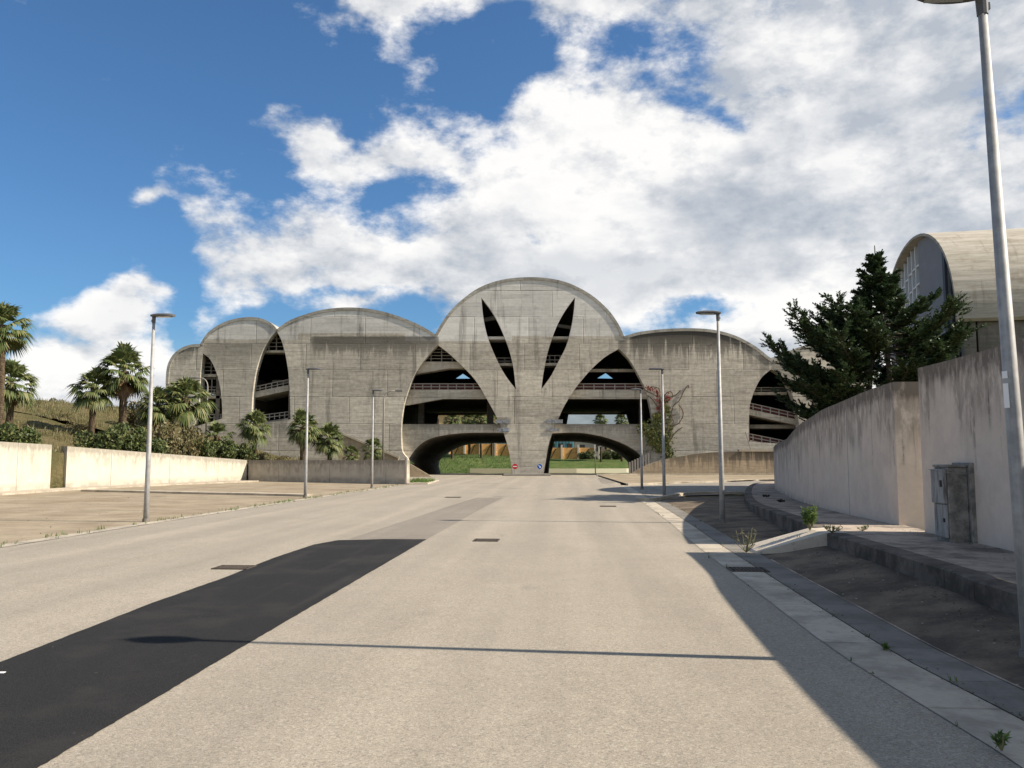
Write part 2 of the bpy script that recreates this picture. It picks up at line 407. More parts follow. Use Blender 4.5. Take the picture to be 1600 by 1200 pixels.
kerb_mat = mat('mossy_kerb_stone', slabf(.9, (.16, .135, .11), (.045, .038, .03), .85), rough=.95, world=True, bump=.8, bdist=.03)
palekerb_mat = mat('pale_kerb_stone', slabf(1.0, (.44, .385, .30), (.24, .205, .155), .6), rough=.9, world=True, bump=.4)
walk_mat = mat('worn_sidewalk_concrete', slabf(3.2, (.40, .33, .26), (.12, .10, .08), .85), rough=.92, world=True, bump=.5, bdist=.015)
def grassf(c1, c2, c3, s=1.0):
    def f(nt, v):
        n = noi(nt, v, .35 * s, 6, .65); g = noi(nt, v, 3 * s, 7, .75)
        c = mix(nt, n.ss(.38, .62), c1, c2); c = mix(nt, g.ss(.45, .7) * .7, c, c3)
        return c, g
    return f
ground_mat = mat('dry_ground', grassf((.17, .145, .085), (.12, .12, .06), (.08, .085, .04)), rough=1, bump=.8, bdist=.15, world=True, spec=.05)
hill_mat = mat('dry_grass_slope', grassf((.19, .155, .08), (.12, .11, .05), (.07, .075, .03), 1.5), rough=1, bump=1, bdist=.3, world=True, spec=.05)
bank_mat = mat('green_grass_bank', grassf((.09, .14, .04), (.14, .17, .06), (.05, .09, .028), 2), rough=1, bump=1, bdist=.3, world=True, spec=.05)
mount_mat = mat('haze_tinted_mountain', grassf((.16, .20, .22), (.12, .15, .17), (.1, .13, .14), .02), rough=1, world=True, bump=.2)  # grey-blue stands in for distance haze, painted into the rock colour
def galv(nt, v):
    n = noi(nt, v, 9, 5, .6); x, y, z = xyz(nt, v); s = noi(nt, comb(nt, x * 20, y * 20, z * 1.2), 1.0, 4, .6)
    return mix(nt, (n * .5 + s * .5).ss(.35, .65), (.24, .24, .235), (.38, .375, .36)), None
galv_mat = mat('galvanised_steel', galv, rough=.6, metal=.15, spec=.35)
headm = mat('dark_grey_lamp_housing', lambda nt, v: (mix(nt, noi(nt, v, 12, 4), (.07, .072, .075), (.12, .12, .12)), None), rough=.5, spec=.4)
glass_m = mat('lamp_glass', lambda nt, v: (mix(nt, noi(nt, v, 30, 2), (.28, .3, .3), (.4, .42, .42)), None), rough=.2, spec=.5)
rail_m = mat('weathered_rail_paint', lambda nt, v: (mix(nt, noi(nt, v, 2, 5), (.20, .18, .155), (.34, .31, .27)), None), rough=.6)
railred_m = mat('dark_red_rail_panel', lambda nt, v: (mix(nt, noi(nt, v, 1.2, 5), (.055, .014, .014), (.09, .026, .024)), None), rough=.7)
dark_m = mat('dark_grille_steel', lambda nt, v: (mix(nt, noi(nt, v, 5, 5), (.03, .028, .025), (.07, .062, .055)), None), rough=.7)
def palmbark(nt, v):
    x, y, z = xyz(nt, v); n = noi(nt, v, 6, 5, .7); r = (z * 9.0 + n * 1.5).fract()
    c = mix(nt, n.ss(.35, .65), (.09, .065, .045), (.20, .15, .10)); return mix(nt, r.ss(.75, .95) * .6, c, (.04, .03, .02)), r
bark_m = mat('palm_bark', palmbark, rough=1, bump=1, bdist=.05, spec=.05)
def leafmat(name, c1, c2, c3, trans=.25, rough=.55):
    m = bpy.data.materials.new(name); m.use_nodes = True; nt = m.node_tree; b = nt.nodes['Principled BSDF']
    g = nt.nodes.new('ShaderNodeNewGeometry'); v = g.outputs['Position']
    n = noi(nt, v, 1.6, 4, .6); n2 = V(nt, g.outputs['Random Per Island'])
    c = mix(nt, n.ss(.35, .65), c1, c2); c = mix(nt, n2.ss(.55, 1.0) * .8, c, c3)
    nt.links.new(c, b.inputs['Base Color']); b.inputs['Roughness'].default_value = rough; b.inputs['Specular IOR Level'].default_value = .3
    tr = nt.nodes.new('ShaderNodeBsdfTranslucent'); nt.links.new(c, tr.inputs[0])
    ms = nt.nodes.new('ShaderNodeMixShader'); ms.inputs[0].default_value = trans
    nt.links.new(b.outputs[0], ms.inputs[1]); nt.links.new(tr.outputs[0], ms.inputs[2])
    nt.links.new(ms.outputs[0], nt.nodes['Material Output'].inputs[0]); return m
rnd = random.Random(7)
# ================================================================== SETTING: ground, road, yards
def gz(x, y): return -0.6 * sst(86, 119, y)
def grid_sheet(name, xs, ys, zf, m, kind='structure', smooth=True):
    vs = [(x, y, zf(x, y)) for y in ys for x in xs]; n = len(xs)
    fs = [(j * n + i, j * n + i + 1, (j + 1) * n + i + 1, (j + 1) * n + i) for j in range(len(ys) - 1) for i in range(n - 1)]
    return tag(raw(name, vs, fs, m, smooth=smooth), kind=kind)
xs = [-4000, -1500, -600, -300, -150] + [-100 + 5 * i for i in range(41)] + [150, 300, 600, 1500, 4000]
ys = [-3000, -600, -100, -40] + [-20 + 5 * i for i in range(45)] + [260, 400, 800, 1600, 5000]
grid_sheet('ground', xs, ys, lambda x, y: gz(x, y) - .05, ground_mat)
LE = [(-10, -10.9), (0, -10.6)] + [(G(a, b)[1], G(a, b)[0]) for a, b in ((0, 857), (225, 821), (480, 781), (640, 757))] + [(64, -8.5), (76, -12.0), (84, -13.5), (119, -14.5), (124, -40)]
RE = [(-10, 2.2), (0, 2.5)] + [(G(a, b)[1], G(a, b)[0]) for a, b in ((1592, 1194), (1310, 1022), (1088, 852), (1050, 819), (1002, 783))] + [(50, 6.6), (62, 8.0), (76, 9.6), (84, 14.5), (119, 20), (124, 60)]
bm = bmesh.new()
Ys = [-10 + i * 1.0 for i in range(135)]
strip_mesh(bm, [(lerpx(LE, y), y, gz(0, y) + .010) for y in Ys], [(lerpx(RE, y), y, gz(0, y) + .010) for y in Ys])
tag(obj('road', bm, road_mat), kind='structure')
# side road on the right, between the two raised kerbs
bm = bmesh.new()
near = [(33.4, 4.9), (36, 8.0), (39.3, 11), (42, 16), (48, 40), (50, 80)]
L1 = [(5.0, 33.6), (6.4, 34.2), (8.0, 38.0), (11, 39.7), (16, 43), (22, 51), (40, 52), (90, 53)]
L2 = [(7.2, 51.5), (8.5, 52.5), (11, 55.5), (14.2, 58), (18.5, 62.5), (24, 64), (40, 65), (90, 66)]
a = [bm.verts.new((x, y, .004)) for x, y in L1]; b = [bm.verts.new((x, y, .004)) for x, y in L2]
for i in range(7): bm.faces.new((a[i], b[i], b[i + 1], a[i + 1]))
tag(obj('side_road', bm, mat('side_road_asphalt', asphalt((.16, .145, .12), (.30, .275, .23), 1.0), rough=.9, bump=.3, bdist=.006, world=True)), kind='structure')
# right yard before the retaining wall
bm = bmesh.new()
a = [bm.verts.new((x, y, .10)) for x, y in L2]; b = [bm.verts.new((x, y, .10)) for x, y in [(8.2, 79), (9.5, 79.5), (12, 80), (16, 80.3), (20, 80.3), (26, 80.3), (42, 80.3), (90, 80.3)]]
for i in range(7): bm.faces.new((a[i], b[i], b[i + 1], a[i + 1]))
tag(obj('paved_yard', bm, yard_mat), kind='structure')
def kerb(name, pts, w, z0, z1, m, kind='structure', zf=None):
    """a kerb stone run: pts = front line; w = width to the left-hand side of travel"""
    bm = bmesh.new(); P2 = [Vector(p[:2]) for p in pts]; A = []; B = []
    for i, p in enumerate(P2):
        d = (P2[min(i + 1, len(P2) - 1)] - P2[max(i - 1, 0)]).normalized(); nn = Vector((-d.y, d.x))
        A.append(p); B.append(p + nn * w)
    rows = []
    for i in range(len(P2)):
        t = zf(P2[i].x, P2[i].y) if zf else z1
        rows.append([bm.verts.new((A[i].x, A[i].y, z0)), bm.verts.new((A[i].x, A[i].y, t - .015)), bm.verts.new((A[i].x + (B[i].x - A[i].x) * .12, A[i].y + (B[i].y - A[i].y) * .12, t)), bm.verts.new((B[i].x, B[i].y, t)), bm.verts.new((B[i].x, B[i].y, z0))])
    for i in range(len(rows) - 1):
        for k in range(4): bm.faces.new((rows[i][k], rows[i + 1][k], rows[i + 1][k + 1], rows[i][k + 1]))
    bm.faces.new(rows[0]); bm.faces.new(rows[-1])
    return tag(obj(name, bm, m), kind=kind)
kerb('far_kerb', smoothpts(L2, 4), .2, -.02, .135, palekerb_mat)
kerb('side_road_kerb', smoothpts([(4.95, 33.0), (5.7, 33.2), (7.3, 36.9), (8.7, 39.0), (11, 39.5)], 4), .22, -.02, .13, palekerb_mat)
kerb('island_kerb', [(8.0, 78.4), (12, 79.2), (20, 79.7), (42, 79.8)], .15, -.02, .22, palekerb_mat)
# gutters
def edge_strip(name, off0, off1, z, m, y0=-10, y1=52, tab=RE, step=1.0):
    bm = bmesh.new(); Y2 = [y0 + i * step for i in range(int((y1 - y0) / step) + 1)]
    strip_mesh(bm, [(lerpx(tab, y) + off0, y, z) for y in Y2], [(lerpx(tab, y) + off1, y, z) for y in Y2])
    return tag(obj(name, bm, m), kind='structure')
edge_strip('gutter', -.02, .46, .016, gutter_mat)
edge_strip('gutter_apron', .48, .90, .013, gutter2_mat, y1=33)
edge_strip('gutter_border', .90, 1.0, .018, walk_mat, y1=14)
# curb line and right hand sidewalk
def swz(x, y): return .42 - .22 * sst(15, 34, y) - .05 * sst(34, 55, y)
CURBN = [(4.35, -9), (4.45, 0), (4.79, 7.97), (4.97, 9.4), (5.14, 11.2), (5.42, 14.38)]
CURBF = [(5.56, 15.42), (5.85, 16.9), (6.75, 22.1), (7.7, 27.0), (10, 35.8), (13.4, 47), (16.2, 54.3), (19.5, 58.5), (26, 60)]
WALLN = [(5.75, -9), (5.85, 0), (6.06, 4), (6.26, 6.4), (6.68, 10), (6.93, 11.6), (7.12, 13.5), (7.19, 14.55)]
WALLF = [(7.42, 16.0), (7.98, 20.2), (9.3, 26.3), (10.95, 33), (14.2, 44.6), (18.8, 50.5), (27, 53)]
cn_ = smoothpts(CURBN, 5); cf_ = smoothpts(CURBF, 5); wn_ = smoothpts(WALLN, 4); wf_ = smoothpts(WALLF, 5)
kerb('kerb_stones', [(x, y) for x, y in reversed(cn_)], .3, -.03, .42, kerb_mat, zf=lambda x, y: swz(x, y) + .006)
kerb('corner_kerb', [(x, y) for x, y in reversed(cf_)], .3, -.03, .42, kerb_mat, zf=lambda x, y: swz(x, y) + .006)
def sidewalk():
    c = resample([(x + .29, y) for x, y in cn_] + [(x + .29, y) for x, y in cf_], 60)
    w = resample([(x + .12, y) for x, y in wn_] + [(x + .12, y) for x, y in wf_], 60)
    bm = bmesh.new(); rows = []
    for i in range(60):
        rows.append([bm.verts.new((c[i][0] + (w[i][0] - c[i][0]) * t, c[i][1] + (w[i][1] - c[i][1]) * t, swz(0, c[i][1] + (w[i][1] - c[i][1]) * t))) for t in (0, .5, 1)])
    for i in range(59):
        for k in range(2): bm.faces.new((rows[i][k], rows[i][k + 1], rows[i + 1][k + 1], rows[i + 1][k]))
    return tag(obj('sidewalk', bm, walk_mat), kind='structure')
sidewalk()
# sloping parking bays beside the kerb
def bay(name, y0, y1, inner, zin):
    bm = bmesh.new(); Y2 = [y0 + i * .5 for i in range(int((y1 - y0) / .5) + 1)]
    A = []; B = []; M_ = []
    for y in Y2:
        xi = lerpx([(b, a_) for a_, b in inner], y) + .02; xo = lerpx(RE, y) + .86
        A.append((xo, y, .006)); M_.append(((xi + xo) / 2, y, .03 + zin * .35)); B.append((xi, y, zin))
    strip_mesh(bm, A, M_); strip_mesh(bm, [Vector(p) for p in M_], B)
    bmesh.ops.remove_doubles(bm, verts=bm.verts[:], dist=1e-4)
    return tag(obj(name, bm, bay_mat), kind='structure')
bay('parking_bay', -9, 14.5, cn_, .2)
bay('corner_bay', 14.5, 35.5, [(5.42, 14.4)] + cf_[:16] + [(10.2, 35.9)], .07)
bm = bmesh.new()      # driveway ramp up to the sidewalk
rv = []
for (x, z) in ((4.32, .018), (4.36, .05), (5.42, .410), (5.75, .432)):
    rv.append([bm.verts.new((x, 14.84 - (x - 4.4) * .40, z)), bm.verts.new((x + .06, 15.86 - (x - 4.4) * .38, z)), bm.verts.new((x, 14.84 - (x - 4.4) * .40, -.02)), bm.verts.new((x + .06, 15.86 - (x - 4.4) * .38, -.02))])
for i in range(3):
    a, b = rv[i], rv[i + 1]
    bm.faces.new((a[0], b[0], b[1], a[1])); bm.faces.new((a[0], a[2], b[2], b[0])); bm.faces.new((a[1], b[1], b[3], a[3]))
bm.faces.new((rv[0][0], rv[0][1], rv[0][3], rv[0][2]))
tag(obj('driveway_ramp', bm, mat('pale_ramp_slabs', slabf(.65, (.55, .49, .40), (.33, .29, .24), .5), rough=.9, world=True, bump=.4)), kind='structure')
# patches in the asphalt
def flat_poly(name, pts, z, m):
    bm = bmesh.new(); bm.faces.new([bm.verts.new((x, y, z)) for x, y in pts]); return tag(obj(name, bm, m), kind='structure')
le = [(-200, 1105), (0, 1037), (120, 990), (240, 943), (345, 906), (430, 872), (490, 852), (528, 845)]
ri = [(-160, 1330), (65, 1200), (130, 1161), (220, 1108), (330, 1042), (430, 983), (530, 924), (610, 877), (667, 843.5)]
patch = [G(*p) for p in le] + [G(600, 843.3)] + [G(*p) for p in reversed(ri)]
# wobble the long edges a little, as laid asphalt does
def wob(pts, n=14, amp=.005):
    out = []
    for i, p in enumerate(pts):
        q = pts[(i + 1) % len(pts)]
        for k in range(n):
            t = k / n; out.append((p[0] + (q[0] - p[0]) * t + rnd.uniform(-amp, amp), p[1] + (q[1] - p[1]) * t + rnd.uniform(-amp, amp)))
    return out
flat_poly('asphalt_patch', wob(patch), .0145, newasph_mat)
flat_poly('older_asphalt_patch', wob([G(545, 843), G(640, 812), G(700, 792), G(745, 778), G(787, 778), G(758, 792), G(718, 815), G(669, 842.6)]), .0135, oldpatch_mat)
flat_poly('road_repair', [G(934, 747), G(950, 746.5), G(962, 755), G(940, 756)], .0145, oldpatch_mat)
# left yard
bm = bmesh.new(); Y2 = [-10 + i * 1.0 for i in range(70)]
def lwall(y): return lerpx([(-10, -25.6), (15, -25.2), (40, -24.7), (45, -24.7), (62.6, -20), (62.7, -19.9)], y)
strip_mesh(bm, [(lwall(y) - .05, y, .012) for y in Y2 if y <= 58], [(lerpx(LE, y) - .02, y, .012) for y in Y2 if y <= 58])
bm.faces.new([bm.verts.new(p) for p in ((-21.3, 58, .012), (-19.9, 62.7, .012), (-13.5, 58.3, .012), (-13, 58, .012))])
tag(obj('yard', bm, yard_mat), kind='structure')
kx = [G(126, 768.5), G(200, 770), G(300, 772.5), G(400, 774.5), G(476, 776.5)]
kerb('yard_kerb', [(x, y) for x, y in kx], .55, 0, .12, palekerb_mat)
bm = bmesh.new(); Y2 = [-8 + i * 2 for i in range(35)]
strip_mesh(bm, [(lwall(y) + .02, y, .10) for y in Y2], [(lwall(y) + 1.5 + .9 * sst(50, 60, y), y, .10) for y in Y2]); strip_mesh(bm, [(lwall(y) + 1.5 + .9 * sst(50, 60, y), y, .10) for y in Y2], [(lwall(y) + 1.5 + .9 * sst(50, 60, y), y, .0) for y in Y2])
tag(obj('yard_sidewalk', bm, palekerb_mat), kind='structure')
bm = bmesh.new(); Yq = [-10 + i * .5 for i in range(124)]
strip_mesh(bm, [(lerpx(LE, y) - .26 - .16 * (.5 + .5 * noise.noise(Vector((y * .8, 0, 7)))), y, .018) for y in Yq], [(lerpx(LE, y) + .05 * noise.noise(Vector((y * 1.4, 3, 7))), y, .018) for y in Yq])
tag(obj('road_edge_strip', bm, gutter_mat), kind='structure')
# hillside behind the left walls
def hz(x, y):
    h = 1.25 + 5.7 * sst(18, 44, -x) * (.6 + .4 * sst(45, 80, y)) * (1 - .75 * sst(95, 170, y))
    return h + (noise.noise(Vector((x * .18, y * .18, 0))) * .45 + noise.noise(Vector((x * .6, y * .6, 3))) * .14) * sst(16, 30, -x)
rows = []; bm = bmesh.new(); prev = None
Yh = [8 + i * 1.5 for i in range(51)] + [83.9 + .01 * 0]
Yh = [y for y in Yh if y < 83.5] + [83.8]; Yh = sorted(Yh)
def xr(y):
    if y < 62.6: return lwall(y) - .36
    return -.1264 * y - .35
for y in Yh:
    x1 = xr(y); r = []
    for k in range(60):
        t = max(k - 1, 0) / 58; x = x1 - (t ** 1.8) * 160
        yy = y
        if y < 62.6: pass
        r.append(bm.verts.new((x, yy, hz(x, yy) if k else -.1)))
    if prev and not (y > 62.6 and y - 1.5 <= 62.6):
        for k in range(59): bm.faces.new((prev[k], prev[k + 1], r[k + 1], r[k]))
    prev = r
# piece between grey wall and y=62.6
tri = [(-20.3, 63.6), (-19.95, 62.95), (-13.4, 58.75), (-7.2, 54.6), (-7.95, 63.6)]
for y in [84 + 6 * i for i in range(16)]:
    r = []
    for k in range(60):
        t = k / 59; x = -37.2 - (t ** 1.8) * 130; r.append(bm.verts.new((x, y, hz(x, y))))
    if y > 84:
        for k in range(59): bm.faces.new((prev2[k], prev2[k + 1], r[k + 1], r[k]))
    prev2 = r
tag(obj('hillside', bm, hill_mat, smooth=True), kind='structure')
bm = bmesh.new(); bm.faces.new([bm.verts.new((x, y, 1.22)) for x, y in tri]); tag(obj('terrace', bm, hill_mat), kind='structure')
# mountain far behind
def mz(x, y):
    r = 112 + 22 * noise.noise(Vector((x * .0022, 0, 1))) + 14 * noise.noise(Vector((x * .01, 2, 1)))
    return r * math.exp(-((y - 1750) / 260.0) ** 2) - 3
grid_sheet('mountain', [-2400 + 40 * i for i in range(121)], [1250 + 50 * i for i in range(20)], mz, mount_mat)

# ================================================================== WALLS
def wall(name, label, path, ztop, zbase, thick, m, side=1, group=None, cap=True):
    """free standing wall; path = visible face; thickness goes to side*left normal; UV = metres along / below top"""
    bm = bmesh.new(); uvl = bm.loops.layers.uv.new('UVMap'); P2 = [Vector(p[:2]) for p in path]; n = len(P2)
    zt = ztop if isinstance(ztop, list) else [ztop] * n; zb = zbase if isinstance(zbase, list) else [zbase] * n
    d = [0]
    for i in range(1, n): d.append(d[-1] + (P2[i] - P2[i - 1]).length)
    F = []; Bk = []
    K = 6
    for i in range(n):
        t = (P2[min(i + 1, n - 1)] - P2[max(i - 1, 0)]).normalized(); nn = Vector((-t.y, t.x)) * side * thick
        q = P2[i] + nn
        F.append([bm.verts.new((P2[i].x, P2[i].y, zb[i] + (zt[i] - zb[i]) * k / K)) for k in range(K + 1)])
        Bk.append([bm.verts.new((q.x, q.y, zb[i] + (zt[i] - zb[i]) * k / K)) for k in range(K + 1)])
    def uvset(f, uv):
        for l, c in zip(f.loops, uv): l[uvl].uv = c
    for i in range(n - 1):
        for k in range(K):
            h0 = (zt[i] - zb[i]) * (1 - k / K); h1 = (zt[i] - zb[i]) * (1 - (k + 1) / K); g0 = (zt[i + 1] - zb[i + 1]) * (1 - k / K); g1 = (zt[i + 1] - zb[i + 1]) * (1 - (k + 1) / K)
            for S_, fl in ((F, 0), (Bk, 1)):
                f = bm.faces.new((S_[i][k], S_[i + 1][k], S_[i + 1][k + 1], S_[i][k + 1])); uvset(f, ((d[i], h0), (d[i + 1], g0), (d[i + 1], g1), (d[i], h1)))
        f = bm.faces.new((F[i][K], F[i + 1][K], Bk[i + 1][K], Bk[i][K])); uvset(f, ((d[i], .02), (d[i + 1], .02), (d[i + 1], .02), (d[i], .02)))
    for e, dd in ((0, 0), (n - 1, d[-1])):
        for k in range(K):
            h0 = (zt[e] - zb[e]) * (1 - k / K); h1 = (zt[e] - zb[e]) * (1 - (k + 1) / K)
            f = bm.faces.new((F[e][k], Bk[e][k], Bk[e][k + 1], F[e][k + 1])); uvset(f, ((dd, h0), (dd + thick, h0), (dd + thick, h1), (dd, h1)))
    o = obj(name, bm, m); return tag(o, label, 'wall', group)
wall('boundary_wall', 'tall pinkish plaster wall with black mildew streaks behind the grey utility cabinet', wn_, 3.29, .30, .35, wall_right_mat, side=-1)
fz = [3.18 - .15 * sst(16, 21, y) - .17 * sst(21, 27, y) - .42 * sst(26, 34, y) - .2 * sst(34, 44, y) for x, y in wf_]
wall('boundary_wall', 'long curved plaster wall bending away below the dark conifer, stained along its top', wf_, fz, .05, .54, wall_right_mat, side=-1)
p1 = [(-25.3, 12), (-25.1, 20), (-24.9, 30), (-24.7, 40), (-24.62, 44.3)]
wall('boundary_wall', 'sunlit cream wall section at the left edge, left of the narrow gap', p1, [2.75, 2.7, 2.6, 2.5, 2.42], 0, .4, wall_left_mat, side=1)
p2 = [(-24.65 + 4.65 * i / 8, 45.9 + 16.7 * i / 8) for i in range(9)]
wall('boundary_wall', 'long sunlit cream wall sloping down between the narrow gap and the grey wall', p2, [2.36 - .8 * i / 8 for i in range(9)], 0, .4, wall_left_mat, side=1)
p3 = [(-19.9 + 13.0 * i / 6, 62.62 - 8.5 * i / 6) for i in range(7)]
wall('boundary_wall', 'low shaded grey concrete wall in front of the small palms, left of the underpass', p3, [1.56 + .02 * i / 6 for i in range(7)], 0, .35, wall_grey_mat, side=1)
bm = bmesh.new(); box(bm, -6.98, -6.86, 54.05, 54.35, 0, 1.66); box(bm, -6.98, -6.86, 54.0, 54.4, 1.66, 1.72)
tag(obj('post', bm, rail_m), 'slim pale post closing the end of the low grey wall', 'post')

# ================================================================== ARCHED BUILDING
FY = 84.0
def F(p): return P(p[0], p[1], FY)
B = thing('arched_building', 'huge raw concrete building of scalloped barrel vaults with leaf-shaped openings over the road', 'building', (3, FY, 0))
def part(o): 
    o.parent = B; o.matrix_parent_inverse = Matrix.Translation((-3, -FY, 0)); return o
LOBES = [[(259, 600), (261, 575), (268, 558), (280, 546), (296, 539), (313, 537.5)],
         [(313, 537.5), (325, 520), (345, 506), (368, 498), (393, 495.5), (413, 499), (425, 506), (433, 514.5)],
         [(433, 514.5), (450, 502), (475, 492), (505, 484), (540, 480.5), (575, 482.5), (610, 490), (645, 503), (665, 513), (680, 522.5)],
         [(680, 522.5), (690, 505), (703, 487), (720, 470), (748, 450), (783, 437.5), (822, 433.3), (857, 435), (890, 443), (924, 461), (950, 484), (966, 506), (975, 525.5)],
         [(975, 525.5), (1000, 518.5), (1040, 514), (1083, 513), (1118, 516), (1150, 525), (1180, 541), (1199, 556), (1208, 562)],
         [(1208, 562), (1225, 552), (1250, 542), (1277, 537), (1305, 541), (1330, 553), (1350, 572)]]
lob = [smoothpts([F(p) for p in L], 4) for L in LOBES]
top = []
for L in lob: top += [(x, z - .12) for x, z in L[(0 if not top else 1):]]
outline = [(top[0][0], -.7)] + top + [(top[-1][0], -.7)]
hp = lambda pts, n=4: smoothpts([F(p) for p in pts], n)
def inset(pts): return pts
H = []
# left narrow petal
H.append(hp([(317, 552), (327, 560), (335, 574), (341, 592), (345, 612), (347, 636), (347, 654)]) + hp([(300, 668), (309, 650), (311, 632), (312, 605), (314, 575), (317, 552)])[:-1])
# second petal
H.append(hp([(432, 517), (439, 530), (445, 550), (450, 578), (452.5, 610), (454, 655)]) + hp([(392, 664), (393.5, 635), (395, 612), (400, 580), (409, 551), (420, 531), (432, 517)])[:-1])
# big left leaf
bigL = hp([(684, 539), (700, 551), (717, 567), (742, 593), (761, 624), (774.5, 649), (787, 677), (795.5, 707), (801, 743)]) + [F((640, 743))] + hp([(637, 716), (629, 706), (627, 690), (627, 663), (631, 633), (639, 607), (648, 584), (663, 562), (684, 539)])[:-1]
H.append(bigL)
bigR = hp([(967, 545), (984, 563), (998, 587), (1008, 607), (1015, 630), (1020, 660), (1020, 690), (1017, 712)]) + [F((1012, 743)), F((849, 743))] + hp([(849, 742), (853, 719), (857, 696), (863, 677), (873, 653), (883, 632), (899, 607), (922, 579), (945, 558), (967, 545)])[1:-1]
H.append(bigR)
H.append(hp([(752, 465), (766, 483), (778, 503), (787, 523.5), (795.5, 546.5), (802, 573), (806, 608)]) + hp([(806, 608), (792, 590), (780, 569.5), (769.5, 546.5), (761, 523.5), (755, 495), (752, 465)])[1:-1])
H.append(hp([(898.5, 464.5), (896.5, 489), (892, 515), (884.6, 541), (873, 564), (861, 587), (846, 608)]) + hp([(846, 608), (849.5, 581), (856, 550), (864.5, 523.5), (873, 503), (884.5, 483), (898.5, 464.5)])[1:-1])
H.append(hp([(1205, 577), (1222, 588), (1233, 605), (1241, 627), (1247, 652), (1249, 672), (1249, 695)]) + [F((1170, 690))] + hp([(1170, 660), (1172, 632), (1180, 608), (1190, 590), (1205, 577)])[:-1])
H.append(hp([(1300, 575), (1318, 590), (1328, 620), (1331, 660), (1331, 700)]) + [F((1266, 700))] + hp([(1266, 660), (1268, 630), (1280, 600), (1300, 575)])[:-1])
TH = 1.0
part(slab(outline, H, FY, FY + TH, 'facade_wall', facade_mat))
# roof shells: swept barrel vaults with a visible rim
BY = 119.0
for L in lob:
    n = len(L); inn = []
    for i in range(n):
        d = Vector(L[min(i + 1, n - 1)]) - Vector(L[max(i - 1, 0)]); d.normalize(); nn = Vector((d.y, -d.x)); inn.append((L[i][0] + nn.x * .3, L[i][1] + nn.y * .3))
    bm = bmesh.new(); rows = []
    for y in (FY - .07, FY + 8, FY + 20, BY + 1.4): rows.append(([bm.verts.new((x, y, z)) for x, z in L], [bm.verts.new((x, y, z)) for x, z in inn]))
    for r0, r1 in zip(rows, rows[1:]):
        for q in (0, 1):
            for i in range(n - 1): bm.faces.new((r0[q][i], r0[q][i + 1], r1[q][i + 1], r1[q][i]))
    for r in (rows[0], rows[-1]):
        for i in range(n - 1): bm.faces.new((r[0][i], r[0][i + 1], r[1][i + 1], r[1][i]))
    part(obj('roof_vault', bm, shell_mat, smooth=False))
# spandrels over the underpasses
FA = hp([(646, 703), (655, 694), (668, 686), (690, 680), (724, 676), (760, 675.5), (792, 676)], 5)
FAx = [F((640, 743)), F((637, 716))] + FA + [F((803, 743))]
dk = F((700, 662))[1]
Y1, Y2_ = FY + TH + .003, FY + TH + .75
part(slab([(F((620, 0))[0], -.4), (F((620, 0))[0], dk), (F((812, 0))[0], dk), (F((812, 0))[0], F((0, 676))[1] - .02)] + list(reversed(FAx[1:-1])) + [(F((637, 0))[0], -.4)], [], Y1, Y2_, 'spandrel', facade_mat))
FB = hp([(860, 677), (885, 675.5), (912, 676), (945, 682), (974, 692), (994, 703), (1006, 713)], 5)
part(slab([(F((1024, 0))[0], -.4), (F((1012, 0))[0], -.4)] + list(reversed(FB)) + [(F((838, 0))[0], F((0, 677))[1]), (F((838, 0))[0], dk), (F((1024, 0))[0], dk)], [], Y1, Y2_, 'spandrel', facade_mat))
# ruled tunnel linings from the front arches to the lower, inner back arches
def bk(pts, n=4): return smoothpts([P(a, b, BY) for a, b in pts], n)
def ruled(name, segsA, segsB):
    A = []; Bq = []
    for a, b, n in zip(segsA, segsB, (8, 26, 8)): A += resample(a, n); Bq += resample(b, n)
    bm = bmesh.new(); rows = []
    for k in range(7):
        t = k / 6; y = Y1 + .3 + (BY - Y1 - .3) * t
        rows.append([bm.verts.new((p[0] + (q[0] - p[0]) * t, y, p[1] + (q[1] - p[1]) * t)) for p, q in zip(A, Bq)])
    for r0, r1 in zip(rows, rows[1:]):
        for i in range(len(r0) - 1): bm.faces.new((r0[i], r0[i + 1], r1[i + 1], r1[i]))
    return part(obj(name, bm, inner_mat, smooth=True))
z0 = F((0, 745))[1]
BL = bk([(686, 720), (698, 709), (721, 697), (744, 693.2), (770, 692.5), (797, 692)], 5)
ruled('tunnel_lining', ([F((640, 745)), F((637, 716))], FA, [F((790, 676)), F((797, 707)), F((801.5, 745))]),
      ([P(689, 744, BY), P(685, 728, BY), P(686, 720, BY)], BL, [P(797, 692, BY), P(800, 744, BY)]))
BR = bk([(866, 690), (896, 690), (925, 693), (951, 700), (971, 712), (982, 722)], 5)
ruled('tunnel_lining', ([F((848.5, 745)), F((854, 719)), F((863, 677))], FB, [F((1008, 713)), F((1014, 745))]),
      ([P(857, 744, BY), P(859, 719, BY), P(866, 690, BY)], BR, [P(982, 722, BY), P(985, 744, BY)]))
